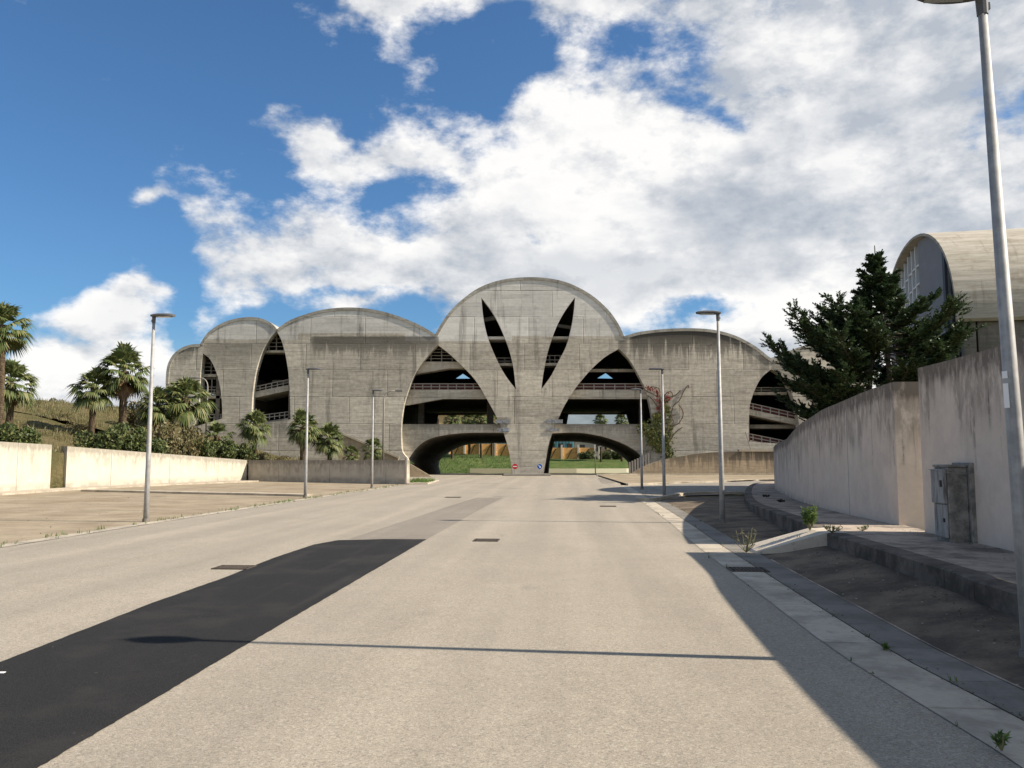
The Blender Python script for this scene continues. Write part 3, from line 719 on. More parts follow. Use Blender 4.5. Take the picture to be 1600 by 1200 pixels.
# decks and floors
def bxo(name, m, *b, M=None):
    bm = bmesh.new(); box(bm, *b, M=M); return part(obj(name, bm, m))
XL, XR = top[0][0] + .5, top[-1][0] - .5
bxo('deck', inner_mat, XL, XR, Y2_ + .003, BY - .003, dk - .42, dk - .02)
z2b, z2t = F((0, 622))[1], F((0, 607.5))[1]
def beam(name, x0, x1, y0, y1, zt, zb, haunch=0, hl=4):
    bm = bmesh.new()
    pr = [(x0, zt), (x1, zt), (x1, zb), (x0 + hl, zb), (x0, zb - haunch)] if haunch else [(x0, zt), (x1, zt), (x1, zb), (x0, zb)]
    a = [bm.verts.new((x, y0, z)) for x, z in pr]; b = [bm.verts.new((x, y1, z)) for x, z in pr]
    bm.faces.new(a); bm.faces.new(b)
    for i in range(len(pr)): bm.faces.new((a[i], a[(i + 1) % len(pr)], b[(i + 1) % len(pr)], b[i]))
    return part(obj(name, bm, facade_mat if y1 - y0 < 3 else inner_mat))
beam('edge_beam', F((622, 0))[0], F((806, 0))[0], Y1, Y1 + .7, z2t, z2b, .9, 5)
beam('edge_beam', F((845, 0))[0], F((1024, 0))[0], Y1, Y1 + .7, z2t, z2b)
bxo('floor_slab', inner_mat, F((622, 0))[0], F((1024, 0))[0], Y1 + .71, BY - .003, z2t - .6, z2t - .01)
# slanted haunch of the level above seen in the left leaf
def quadprism(name, pts, y0, y1, m=None):
    bm = bmesh.new(); a = [bm.verts.new((x, y0, z)) for x, z in pts]; b = [bm.verts.new((x, y1, z)) for x, z in pts]
    bm.faces.new(a); bm.faces.new(b)
    for i in range(len(pts)): bm.faces.new((a[i], a[(i + 1) % len(pts)], b[(i + 1) % len(pts)], b[i]))
    return part(obj(name, bm, m or facade_mat))
quadprism('edge_beam', [F(p) for p in ((640, 563.5), (728, 563.5), (728, 574), (700, 574), (640, 584))], Y1, Y1 + 1.6)
quadprism('edge_beam', [F(p) for p in ((915, 573), (1002, 573), (1002, 577.5), (915, 577.5))], Y1 + 1.2, Y1 + 1.8)
quadprism('edge_beam', [F(p) for p in ((750, 523.5), (902, 523.5), (902, 528), (750, 528))], Y1, Y1 + 2.4)
quadprism('edge_beam', [F(p) for p in ((755, 565.5), (895, 565.5), (895, 569.5), (755, 569.5))], Y1, Y1 + 2.4)
quadprism('edge_beam', [F(p) for p in ((745, 488), (800, 478), (800, 484), (745, 494))], Y1 + 3, Y1 + 3.6)
quadprism('edge_beam', [F(p) for p in ((860, 494), (900, 500), (900, 505), (860, 499))], Y1 + 3, Y1 + 3.6)
for yb in (583, 617): quadprism('edge_beam', [F(p) for p in ((305, yb), (349, yb), (349, yb + 4.5), (305, yb + 4.5))], Y1, Y1 + 2)
quadprism('edge_beam', [F(p) for p in ((398, 545.5), (455, 545.5), (455, 549), (398, 549))], Y1, Y1 + 1.5)
quadprism('edge_beam', [F(p) for p in ((398, 585), (455, 585), (455, 589), (398, 589))], Y1 + 5, Y1 + 6)
quadprism('ramp', [F(p) for p in ((388, 612), (458, 597.5), (458, 606.5), (388, 621.5))], Y1, Y1 + 5)
quadprism('ramp', [F(p) for p in ((388, 661), (458, 650.5), (458, 670), (388, 670))], Y1, Y1 + 5)
quadprism('ramp', [F(p) for p in ((1165, 636), (1252, 655), (1252, 664), (1165, 645))], Y1, Y1 + 5)
quadprism('ramp', [F(p) for p in ((1165, 685), (1252, 702), (1252, 712), (1165, 712))], Y1, Y1 + 5)
quadprism('edge_beam', [F(p) for p in ((1180, 610), (1240, 610), (1240, 614.5), (1180, 614.5))], Y1 + 1, Y1 + 2)
quadprism('edge_beam', [F(p) for p in ((1165, 667), (1230, 658), (1252, 659), (1252, 663), (1165, 672))], Y1 + 5.1, Y1 + 6)
# railings
def railing(p0, p1, hpx, n, y=Y1 + .12, panel=None, bars=2):
    a = Vector((F(p0)[0], 0, F(p0)[1])); b = Vector((F(p1)[0], 0, F(p1)[1])); hh = hpx / FPX * FY
    bm = bmesh.new()
    for i in range(n + 1):
        q = a + (b - a) * i / n; box(bm, q.x - .05, q.x + .05, y - .04, y + .04, q.z, q.z + hh)
    for k in range(bars):
        z = hh * (1 - k / bars)
        vs = [bm.verts.new(v) for v in ((a.x, y - .07, a.z + z - .09), (b.x, y - .07, b.z + z - .09), (b.x, y - .07, b.z + z), (a.x, y - .07, a.z + z))]
        ws = [bm.verts.new((v.co.x, y - .045, v.co.z)) for v in vs]
        bm.faces.new(vs); bm.faces.new(ws)
        for i in range(4): bm.faces.new((vs[i], vs[(i + 1) % 4], ws[(i + 1) % 4], ws[i]))
    o = part(obj('railing', bm, rail_m))
    if panel:
        bm = bmesh.new(); vs = [bm.verts.new(v) for v in ((a.x, y + .06, a.z + .02), (b.x, y + .06, b.z + .02), (b.x, y + .06, b.z + hh * .82), (a.x, y + .06, a.z + hh * .82))]
        ws = [bm.verts.new((v.co.x, y + .1, v.co.z)) for v in vs]; bm.faces.new(vs); bm.faces.new(ws)
        for i in range(4): bm.faces.new((vs[i], vs[(i + 1) % 4], ws[(i + 1) % 4], ws[i]))
        obj('railing_panel', bm, panel, o)
railing((632, 607), (752, 607), 9.5, 9, panel=railred_m)
railing((897, 607), (1012, 607), 9.5, 7, panel=railred_m)
railing((392, 612), (456, 598), 9.5, 7)
railing((400, 657), (456, 650), 9.5, 7)
railing((1168, 636), (1250, 654.5), 10, 6, panel=railred_m)
railing((1168, 685), (1250, 701.5), 10, 6, panel=railred_m)
railing((308, 617), (349, 617), 10, 4); railing((308, 656), (349, 656), 10, 4)
railing((765, 565), (800, 565), 10, 3, y=Y1 + 1.0); railing((852, 565), (885, 565), 14, 4, y=Y1 + 1.0)
railing((1180, 610), (1240, 610), 8, 3, y=Y1 + 1.3)
def grille(px0, px1, py0, py1, nv, nh, y=Y1 + .25):
    x0, za = F((px0, py0)); x1, zb = F((px1, py1)); bm = bmesh.new()
    for i in range(nv + 1): x = x0 + (x1 - x0) * i / nv; box(bm, x - .05, x + .05, y, y + .08, zb, za)
    for i in range(nh + 1): z = zb + (za - zb) * i / nh; box(bm, x0, x1, y + .081, y + .12, z - .04, z + .04)
    part(obj('window_grille', bm, rail_m))
grille(655, 722, 538, 563, 4, 5); grille(415, 450, 520, 545, 3, 4); grille(312, 346, 553, 583, 3, 5); grille(312, 348, 590, 616, 3, 2)
# inner cross wall pieces and columns keep the halls dark
for px0, px1 in ((650, 659), (760, 770), (868, 876), (1004, 1010)):
    bxo('column', inner_mat, F((px0, 0))[0], F((px1, 0))[0], FY + 6, FY + 7, dk, z2b + .5)
for px0, px1, y0 in ((596, 606, 6), (380, 390, 3), (462, 472, 4), (1150, 1158, 4), (1256, 1262, 4), (352, 358, 4)):
    bxo('cross_wall', inner_mat, F((px0, 0))[0], F((px1, 0))[0], FY + TH + .003, BY - .003, 0, F((0, 575 if px0 < 1200 else 590))[1] - .5)
bxo('cross_wall', inner_mat, F((828 - 4, 0))[0], F((828 + 4, 0))[0], FY + TH + 8, BY - .003, z2t, F((0, 500))[1])
bl = [P(680, 661, BY)[0], P(778, 661, BY)[0], P(883, 661, BY)[0], P(988, 661, BY)[0]]
zb_, zt_ = dk + .03, P(0, 647.5, BY)[1]
BH = [[(bl[0], zb_), (bl[1], zb_), (bl[1], zt_), (bl[0] + .4, zt_ - .1)], [(bl[2], zb_), (bl[3], zb_), (bl[3] - .8, zt_), (bl[2] + .5, zt_)],
      [P(711, 591.5, BY), P(735, 591.5, BY), P(723, 583.5, BY)], [P(933, 591, BY), P(959, 591.5, BY), P(947, 582.5, BY)]]
BLf = [P(689, 744, BY), P(685, 728, BY)] + BL + [P(800, 744, BY)]
BRf = [P(857, 744, BY), P(859, 719, BY)] + BR + [P(985, 744, BY)]
bout = [(outline[0][0], -.9)] + top + [(outline[-1][0], -.9)]
# the tunnel mouths are notches in the lower edge of the back wall
bout2 = [(outline[0][0], -.9)] + [(x, z) for x, z in top] + [(outline[-1][0], -.9), (BRf[-1][0], -.9)] + list(reversed(BRf)) + [(BRf[0][0], -.9), (BLf[-1][0], -.9)] + list(reversed(BLf)) + [(BLf[0][0], -.9)]
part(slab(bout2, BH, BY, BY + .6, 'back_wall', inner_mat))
# side walls
bxo('end_wall', facade_mat, top[0][0], top[0][0] + .5, FY + TH + .003, BY - .003, -.7, top[0][1] - .05)
bxo('end_wall', facade_mat, top[-1][0] - .5, top[-1][0], FY + TH + .003, BY - .003, -.7, top[-1][1] - .05)
# plates fixed to pier and deck edge
plate_m = mat('faded_sign_plate', lambda nt, v: (mix(nt, noi(nt, comb(nt, *[c * s for c, s in zip(xyz(nt, v), (5, 1, 9))]), 1.0, 4, .7).ss(.42, .6), (.13, .14, .15), (.30, .31, .32)), None), rough=.6)
blue_m = mat('faded_blue_marks', lambda nt, v: (mix(nt, noi(nt, v, 6, 3), (.25, .32, .42), (.5, .55, .6)), None), rough=.6)
for a, b, c, d in ((774.5, 656, 797.5, 661.5), (851, 655.5, 875.5, 661.5)):
    o = bxo('sign_plate', plate_m, F((a, 0))[0], F((c, 0))[0], FY - .09, FY - .02, F((0, d))[1], F((0, b))[1])
for a, b, c, d in ((778, 669, 796, 674.8), (852, 669.5, 870, 674)):
    o = bxo('sign_plate', plate_m, F((a, 0))[0], F((c, 0))[0], FY - .09, FY - .02, F((0, d))[1], F((0, b))[1])
bm = bmesh.new()
for k in range(5): q = 787 + k * 1.7; box(bm, F((q, 0))[0], F((q + .9, 0))[0], FY - .12, FY - .092, F((0, 674))[1], F((0, 669.5 + (k % 2)))[1])
part(obj('plate_marks', bm, blue_m))
# stair parapets left of the underpass, retaining wall on the right
def tagwall(o, label): return tag(o, label, 'wall')
tagwall(slab([P(x, y, 81.5) for x, y in ((528, 743), (528, 676.5), (534, 676.5), (622, 714), (622, 743))], [], 81.5, 81.85, 'stair_parapet', ret_mat), 'sloping concrete stair parapet running down behind the small palms')
bm = bmesh.new()
pts = [P(x, y, 81.4) for x, y in ((533, 675), (624, 713.5), (624, 717), (533, 678.5))]
a = [bm.verts.new((x, 81.3, z)) for x, z in pts]; b = [bm.verts.new((x, 81.49, z)) for x, z in pts]; bm.faces.new(a); bm.faces.new(b)
for i in range(4): bm.faces.new((a[i], a[(i + 1) % 4], b[(i + 1) % 4], b[i]))
tag(obj('handrail', bm, palekerb_mat), 'pale coping strip on the sloping stair parapet', 'coping')
tagwall(slab([P(x, y, 76) for x, y in ((630, 748), (630, 722), (638, 723), (675, 745), (675, 748))], [], 76, 76.3, 'wing_wall', ret_mat), 'short triangular wing wall beside the left mouth of the underpass')
rw = [(983, 745), (983, 742), (996, 734), (1010, 727), (1030, 720), (1055, 714.5), (1085, 709.5), (1110, 707), (1140, 705.5), (1330, 705.5), (1330, 745)]
tagwall(slab([P(x, y, 80.4) for x, y in rw], [], 80.4, 80.8, 'retaining_wall', ret_mat), 'brown stained retaining wall rising to the right in front of the arched building')
bm = bmesh.new(); q0 = P(1155, 706, 80.3); q1 = P(1330, 706, 80.3); box(bm, q0[0], q1[0], 80.25, 80.9, q0[1] + .05, q0[1] + .22)
tag(obj('parapet_rail', bm, palekerb_mat), 'pale rail lying on top of the brown retaining wall', 'rail')
bm = bmesh.new(); c0 = P(1165, 675, 83.6); c1 = P(1173, 702, 83.6); tube(bm, [(c0[0], 83.6, c0[1]), (c1[0], 83.6, c1[1])], .05, 6)
tag(obj('leaning_pole', bm, rail_m), 'thin pole leaning on the facade above the brown retaining wall', 'pole')
bm = bmesh.new()
for i in range(8):
    x = P(984 + i * 4.2, 730, 83.2)[0]; zt = P(0, 722 - i * 2.0, 83.2)[1]; box(bm, x - .09, x + .09, 83.1, 83.3, 0, zt)
tag(obj('picket_fence', bm, rail_m), 'row of pale upright pickets at the right foot of the underpass', 'fence')

# kerb island and road signs at the pier
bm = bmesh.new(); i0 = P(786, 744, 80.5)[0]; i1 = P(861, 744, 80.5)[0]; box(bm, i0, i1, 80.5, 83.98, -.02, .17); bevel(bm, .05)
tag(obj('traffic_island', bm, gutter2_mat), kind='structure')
red_m = mat('red_sign_face', color=(.5, .012, .018), rough=.45); blu_m = mat('blue_sign_face', color=(.012, .09, .42), rough=.45); whi_m = mat('white_sign_paint', color=(.8, .8, .78), rough=.5)
def road_sign(px, label, kind):
    x = P(px, 740, 82.0)[0]; t = thing('road_sign', label, 'road sign', (x, 82.0, .17))
    bm = bmesh.new(); tube(bm, [(0, .03, 0), (0, .03, .95)], .03, 8); obj('post', bm, galv_mat, t)
    bm = bmesh.new(); bmesh.ops.create_cone(bm, cap_ends=True, segments=28, radius1=.27, radius2=.27, depth=.02, matrix=Matrix.Translation((0, 0, .72)) @ Matrix.Rotation(R(90), 4, 'X'))
    pl = obj('sign_plate', bm, whi_m if kind == 'blue' else red_m, t)
    bm = bmesh.new()
    if kind == 'red': box(bm, -.19, .19, -.016, -.011, .675, .765); obj('white_bar', bm, whi_m, pl)
    else:
        bmesh.ops.create_cone(bm, cap_ends=True, segments=28, radius1=.25, radius2=.25, depth=.006, matrix=Matrix.Translation((0, -.013, .72)) @ Matrix.Rotation(R(90), 4, 'X')); obj('blue_disc', bm, blu_m, pl)
        bm = bmesh.new(); M = Matrix.Translation((0, 0, .72)) @ Matrix.Rotation(R(45), 4, 'Y')
        box(bm, -.17, .05, -.022, -.017, -.035, .035, M=M)
        f = bm.faces.new([bm.verts.new(M @ Vector(p)) for p in ((.04, -.022, .12), (.04, -.022, -.12), (.18, -.022, 0))]); obj('arrow', bm, whi_m, pl)
road_sign(804.7, 'round red no entry sign with a white bar at the foot of the pier', 'red')
road_sign(843.3, 'round blue keep right sign with a white arrow at the foot of the pier', 'blue')
# ================================================================== STREET LAMPS
def lamp_template():
    t = thing('street_lamp', 'x', 'street lamp')
    bm = bmesh.new(); tube(bm, [(0, 0, -.05), (0, 0, 1.2), (0, 0, 5.45)], [.075, .066, .036], 14); obj('pole', bm, galv_mat, t, smooth=True)
    bm = bmesh.new(); tube(bm, [(0, 0, 0), (0, 0, .10)], [.10, .09], 12); obj('base_collar', bm, gutter2_mat, t)
    bm = bmesh.new(); box(bm, -.03, .03, -.082, -.066, .8, 1.15); obj('access_door', bm, galv_mat, t)
    bm = bmesh.new(); tube(bm, [(0, 0, 5.36), (0, 0, 5.57)], [.046, .052], 10); box(bm, -.058, .012, -.025, .025, 5.40, 5.46); obj('spigot', bm, headm, t)
    # flat LED head pointing to local +X
    bm = bmesh.new(); n = 24; ring = []
    def hw(u): return .16 * math.sin(math.pi * min(max(u * .93 + .10, 0), 1)) ** .55
    prof = [(u, hw(u)) for u in [i / 11 for i in range(12)]]
    lo, mid, hi = [], [], []
    for u, w in prof:
        x = -.07 + u * .66; up = .045 * math.sin(math.pi * u) ** .6 + .012
        lo.append([bm.verts.new((x, s * w * .9, 5.55 - .005)) for s in (-1, -.5, 0, .5, 1)])
        hi.append([bm.verts.new((x, s * w, 5.585 + up * (1 - s * s))) for s in (-1, -.5, 0, .5, 1)])
    for i in range(11):
        for k in range(4):
            bm.faces.new((lo[i][k], lo[i + 1][k], lo[i + 1][k + 1], lo[i][k + 1])); bm.faces.new((hi[i][k], hi[i][k + 1], hi[i + 1][k + 1], hi[i + 1][k]))
        bm.faces.new((lo[i][0], hi[i][0], hi[i + 1][0], lo[i + 1][0])); bm.faces.new((lo[i][4], lo[i + 1][4], hi[i + 1][4], hi[i][4]))
    for e in (0, 11):
        for k in range(4): bm.faces.new((lo[e][k], lo[e][k + 1], hi[e][k + 1], hi[e][k]))
    h = obj('lamp_head', bm, headm, t, smooth=False)
    bm = bmesh.new(); box(bm, .12, .46, -.085, .085, 5.532, 5.543); obj('lens', bm, glass_m, h)
    return t
lt = lamp_template()
LG = 'street lamps along the road'
lamps = [((228, 816), 0, 1, 'nearest grey street lamp on the left, at the edge of the brown yard'),
         ((477, 778), 0, 1, 'grey street lamp between the yard kerb and the road, before the pair of shaggy palms'),
         ((581, 763), 0, 1, 'small distant grey street lamp in front of the low grey wall'),
         ((1003, 765), math.pi, .98, 'small distant street lamp before the right mouth of the underpass'),
         ((1038, 778), math.pi, 1, 'grey street lamp standing in front of the red creeper'),
         ((1129, 818), math.pi, 1, 'grey street lamp in the shaded bay on the right, before the plain facade')]
first = True
for (bp, rz, sc, lab) in lamps:
    o = lt if first else copy_tree(lt); first = False
    x, y = G(*bp); o.location = (x, y, 0.0); o.rotation_euler = (0, 0, rz); o.scale = (1, 1, sc); tag(o, lab, 'street lamp', LG)
o = copy_tree(lt); o.location = (4.24, 6.9, .04); o.rotation_euler = (Matrix.Rotation(R(-1.3), 4, 'Y') @ Matrix.Rotation(math.pi - .04, 4, 'Z')).to_euler(); o.scale = (1.0, 1.0, 1.03); tag(o, 'nearest large street lamp at the right edge, with a pale sticker on its pole', 'street lamp', LG)
NEARLAMP = o
for (z0_, z1_) in ((2.02, 2.22), (2.26, 2.32)):
    bm = bmesh.new()
    for k in range(6):
        a0 = -.1 + k * .14 + 0.0; a1 = a0 + .14; r_ = .066
        bm.faces.new([bm.verts.new(v) for v in ((math.cos(a0) * r_, math.sin(a0) * r_, z0_), (math.cos(a1) * r_, math.sin(a1) * r_, z0_), (math.cos(a1) * r_, math.sin(a1) * r_, z1_), (math.cos(a0) * r_, math.sin(a0) * r_, z1_))])
    obj('sticker', bm, whi_m, o)
# old lamps with curved arms
def curved_lamp(px, ybase, ytop, Y, zb, side, lab):
    x, ztop = P(px, ytop, Y); t = thing('street_lamp', lab, 'street lamp', (x, Y, zb), group='old lamps with curved arms'); h = ztop - zb
    bm = bmesh.new(); pts = [(0, 0, -.3), (0, 0, h - .8)] + [(side * .55 * (1 - math.cos(a)), 0, h - .8 + .75 * math.sin(a)) for a in [i * math.pi / 2 / 6 for i in range(1, 7)]] + [(side * .95, 0, h - .03)]
    tube(bm, pts, [.085, .06] + [.045] * 7, 10); obj('pole', bm, rail_m, t, smooth=True)
    bm = bmesh.new(); box(bm, min(side * .9, side * 1.5), max(side * .9, side * 1.5), -.1, .1, h - .09, h + .03); bevel(bm, .04); obj('lamp_head', bm, headm, t)
curved_lamp(600, 714, 610, 66, 1.4, 1, 'slender lamp with a curved arm behind the low grey wall')
curved_lamp(325, 664, 590, 70, 4.0, -1, 'slender lamp with a curved arm among the palms left of the tall leaf opening')

# ================================================================== VEGETATION
palm_leaf = leafmat('palm_leaf', (.085, .115, .035), (.115, .15, .05), (.27, .25, .11), .3)
palm_dead = leafmat('dead_palm_leaf', (.22, .13, .065), (.15, .09, .05), (.3, .2, .11), .1)
bush_leaf = leafmat('bush_leaf', (.05, .075, .024), (.075, .10, .03), (.16, .16, .055), .15)
bushdry_leaf = leafmat('dry_bush_leaf', (.09, .09, .035), (.13, .11, .05), (.22, .17, .08), .15)
conif_leaf = leafmat('conifer_needles', (.026, .048, .022), (.045, .075, .032), (.09, .125, .05), .22)
grass_leaf = leafmat('dry_grass_blade', (.20, .17, .08), (.125, .125, .05), (.30, .25, .13), .3)
green_leaf = leafmat('green_grass_blade', (.085, .14, .04), (.12, .17, .055), (.2, .23, .09), .35)
weed_leaf = leafmat('weed_leaf', (.07, .13, .035), (.11, .18, .04), (.2, .26, .06), .35)
vine_leaf = leafmat('creeper_leaf', (.05, .07, .018), (.09, .10, .022), (.15, .14, .03), .2)
vinered_leaf = leafmat('red_creeper_leaf', (.17, .025, .025), (.22, .04, .035), (.13, .05, .03), .2)
twig_m = mat('bare_creeper_stem', color=(.09, .065, .045), rough=.9)
trunk_m = mat('conifer_bark', lambda nt, v: (mix(nt, noi(nt, v, 9, 6, .7), (.05, .04, .03), (.14, .11, .085)), None), rough=1)
def fan_frond(vs, fs, az, el, Rr, droop, r_, dead=False):
    """one costapalmate leaf: petiole, then a fan of folded tapering segments"""
    d = Vector((math.cos(az) * math.cos(el), math.sin(az) * math.cos(el), math.sin(el)))
    sidev = Vector((-math.sin(az), math.cos(az), 0)); up = sidev.cross(d) * -1
    if up.z < 0: up = -up
    pl = Rr * r_.uniform(.42, .56); base = len(vs)
    p1 = d * pl - Vector((0, 0, droop * .15 * Rr))
    w = .022
    for q, ww in ((Vector((0, 0, 0)), w), (p1, w * .6)):
        vs.append(tuple(q + sidev * ww)); vs.append(tuple(q - sidev * ww))
    fs.append((base, base + 1, base + 3, base + 2))
    n = 17; bl = Rr * r_.uniform(.5, .66); roll = r_.uniform(-.35, .35)
    for k in range(n):
        t = (k + .5) / n * 2 - 1; a = t * R(82); L = bl * (1 - .3 * t * t) * r_.uniform(.85, 1.08)
        dd = d * math.cos(a) + (sidev * math.cos(roll) + up * math.sin(roll)) * math.sin(a)
        s2 = dd.cross(up).normalized(); wd = L * .075
        m_ = p1 + dd * L * .55 + up * (.04 * L) - Vector((0, 0, droop * .10 * L))
        e = p1 + dd * L * .97 - Vector((0, 0, L * (droop * .42 + r_.uniform(0, .22))))
        b = len(vs); vs += [tuple(p1), tuple(m_ + s2 * wd), tuple(m_ - s2 * wd), tuple(e)]
        fs.append((b, b + 1, b + 2)); fs.append((b + 1, b + 3, b + 2))
def palm_template(seed, nf=46, skirt=24, trunk_r=.17):
    r_ = random.Random(seed); vs, fs = [], []
    for i in range(nf):
        u = (i + .5) / nf; el = R(85) - u * R(125) + r_.uniform(-.15, .15); fan_frond(vs, fs, i * 2.39996 + r_.uniform(-.2, .2), el, 1 * r_.uniform(.85, 1.08), .35 + u * .9, r_)
    crown = bpy.data.meshes.new('crown'); crown.from_pydata(vs, [], fs); crown.materials.append(palm_leaf)
    vs, fs = [], []
    for i in range(skirt): fan_frond(vs, fs, i * 2.4 + r_.uniform(-.3, .3), R(-62) - r_.uniform(0, .4), .85 * r_.uniform(.6, 1), .5, r_)
    sk = bpy.data.meshes.new('skirt'); sk.from_pydata(vs, [], fs); sk.materials.append(palm_dead)
    return crown, sk
PT = [palm_template(s) for s in (1, 2, 3, 4)]
PTS = [palm_template(s, 26, 4) for s in (11, 12)]
def palm(px, py, Y, rad_px, zb, label, grp, var, small=False, skirt=True, name='palm_tree'):
    x, zc = P(px, py, Y); rad = rad_px / FPX * Y
    t = thing(name, label, 'palm tree', (x, Y, zb), rnd.uniform(0, 6), grp); h = max(zc - zb, .2)
    bm = bmesh.new(); K = 14; tr = rad * .105 + .03
    rads = [tr * (1.45 if i == 0 else 1.0) * (1 + .10 * math.sin(i * 2.7) + rnd.uniform(-.07, .07)) * (1 + .35 * sst(.75, 1, i / K)) for i in range(K + 1)]
    lean = rnd.uniform(-.04, .04)
    tube(bm, [(lean * h * (i / K - 1), 0, -.3 + (h + .3) * i / K) for i in range(K + 1)], rads, 12); obj('trunk', bm, bark_m, t, smooth=True)
    cr, sk = (PTS if small else PT)[var]
    c = bpy.data.objects.new('crown', cr); COL.objects.link(c); c.parent = t; c.location = (0, 0, h); c.scale = (rad * 1.0,) * 3; c.rotation_euler = (rnd.uniform(-.1, .1), rnd.uniform(-.1, .1), rnd.uniform(0, 6))
    if skirt and h > rad * .9:
        c = bpy.data.objects.new('dead_leaf_skirt', sk); COL.objects.link(c); c.parent = t; c.location = (0, 0, h - .08); c.scale = (rad * .8, rad * .8, rad * .95)
PG = 'fan palms behind the left walls'
def hzp(px, Y): return hz(P(px, 600, Y)[0], Y)
palm(3, 508, 45, 47, hzp(-40, 45) - .1, 'tall fan palm cut off by the left edge of the photo, its crown the highest', PG, 0)
palm(18, 598, 50, 43, hzp(15, 50), 'fan palm with a brown skirt on the hillside, near the left edge', PG, 1)
palm(148, 604, 58, 38, hzp(148, 58), 'fan palm with a rough trunk, left neighbour of the biggest palm on the hillside', PG, 2)
palm(194, 580, 59, 47, hzp(193, 59), 'biggest fan palm on the hillside, just left of the nearest left lamp', PG, 3)
palm(246, 634, 62, 36, hzp(245, 62), 'fan palm crown half hidden behind the nearest left lamp pole', PG, 1)
palm(291, 622, 63, 42, hzp(290, 63), 'broad fan palm in front of the narrow leftmost opening of the building', PG, 0)
palm(267, 628, 68, 32, hzp(267, 68), 'fan palm squeezed between two bigger crowns left of the narrow opening', PG, 2)
palm(339, 681, 66, 29, hzp(339, 66) - .3, 'low young palm at the foot of the curved lamp', PG, 0, small=True)
palm(399, 664, 67, 30, 1.35, 'small fan palm before the tall leaf opening, left of the pair', PG, 2)
palm(474, 667, 65, 32, 1.35, 'fan palm right behind the second left lamp pole', PG, 3)
palm(515, 684, 66, 29, 1.3, 'bushy fan palm, right one of the pair behind the second left lamp', PG, 1)
palm(549, 709, 64, 18, 1.25, 'low stemless palm behind the grey wall', PG, 1, small=True, skirt=False)
palm(583, 700, 67, 22, 1.3, 'thin young palm before the stair parapet', PG, 0, small=True, skirt=False)

def leaf_cloud(n, seed, lumps, size, flat=.8):
    """leaf quads spread through several lumps (x,y,z,rx,ry,rz)"""
    r_ = random.Random(seed); vs, fs = [], []; tot = sum(l[3] * l[4] * l[5] for l in lumps)
    for l in lumps:
        for _ in range(int(n * l[3] * l[4] * l[5] / tot)):
            while True:
                d = Vector((r_.uniform(-1, 1), r_.uniform(-1, 1), r_.uniform(-1, 1)))
                if d.length <= 1: break
            d = d.normalized() * d.length ** .45
            p = Vector((l[0] + d.x * l[3], l[1] + d.y * l[4], l[2] + d.z * l[5])) * 1.0
            q = noise.noise(p * 2.3)
            if q < -.12: continue
            s = size * r_.uniform(.6, 1.4); a = Vector((r_.gauss(0, 1), r_.gauss(0, 1), r_.gauss(0, flat))).normalized(); b = a.cross(Vector((r_.gauss(0, 1), r_.gauss(0, 1), r_.gauss(0, 1)))).normalized()
            k = len(vs); vs += [tuple(p - a * s), tuple(p + b * s * .42), tuple(p + a * s), tuple(p - b * s * .42)]; fs.append((k, k + 1, k + 2, k + 3))
    return vs, fs
def bush_mesh(seed, m, n=3800, sz=.085):
    r_ = random.Random(seed); l = [(r_.uniform(-.55, .55), r_.uniform(-.4, .4), r_.uniform(.3, .75), r_.uniform(.35, .6), r_.uniform(.35, .55), r_.uniform(.3, .55)) for _ in range(9)]
    vs, fs = leaf_cloud(n, seed, l, sz); me = bpy.data.meshes.new('foliage'); me.from_pydata(vs, [], fs); me.materials.append(m); return me
BM = [bush_mesh(i, bush_leaf) for i in (21, 22, 23)] + [bush_mesh(31, bushdry_leaf, 2600, .07), bush_mesh(32, bushdry_leaf, 2600, .07)]
def bush(px, py, Y, wpx, hpx, v, lab, grp='shrubs behind the left walls'):
    if Y < 62 and px < 388:
        Yw = 30.0
        while lwall(Yw) < (px - 800) / FPX * Yw and Yw < 62.6: Yw += .1
        Y = Yw + 1.25 * wpx / FPX * Y / 2 + .5
    x, zt = P(px, py - hpx, Y); zb = hz(x, Y) - .15 if x < -12 else 1.2; sx = wpx / FPX * Y / 2 / .9; sz = max(zt - zb, .5) / 1.15
    t = thing('shrub', lab, 'shrub', (x, Y, zb), group=grp)
    o = bpy.data.objects.new('foliage', BM[v]); COL.objects.link(o); o.parent = t; o.scale = (sx, sx, sz); o.rotation_euler = (0, 0, rnd.uniform(0, 6))
    bm = bmesh.new(); tube(bm, [(0, 0, 0), (.05, 0, sz * .5)], [.05, .03], 6); obj('stem', bm, trunk_m, t)
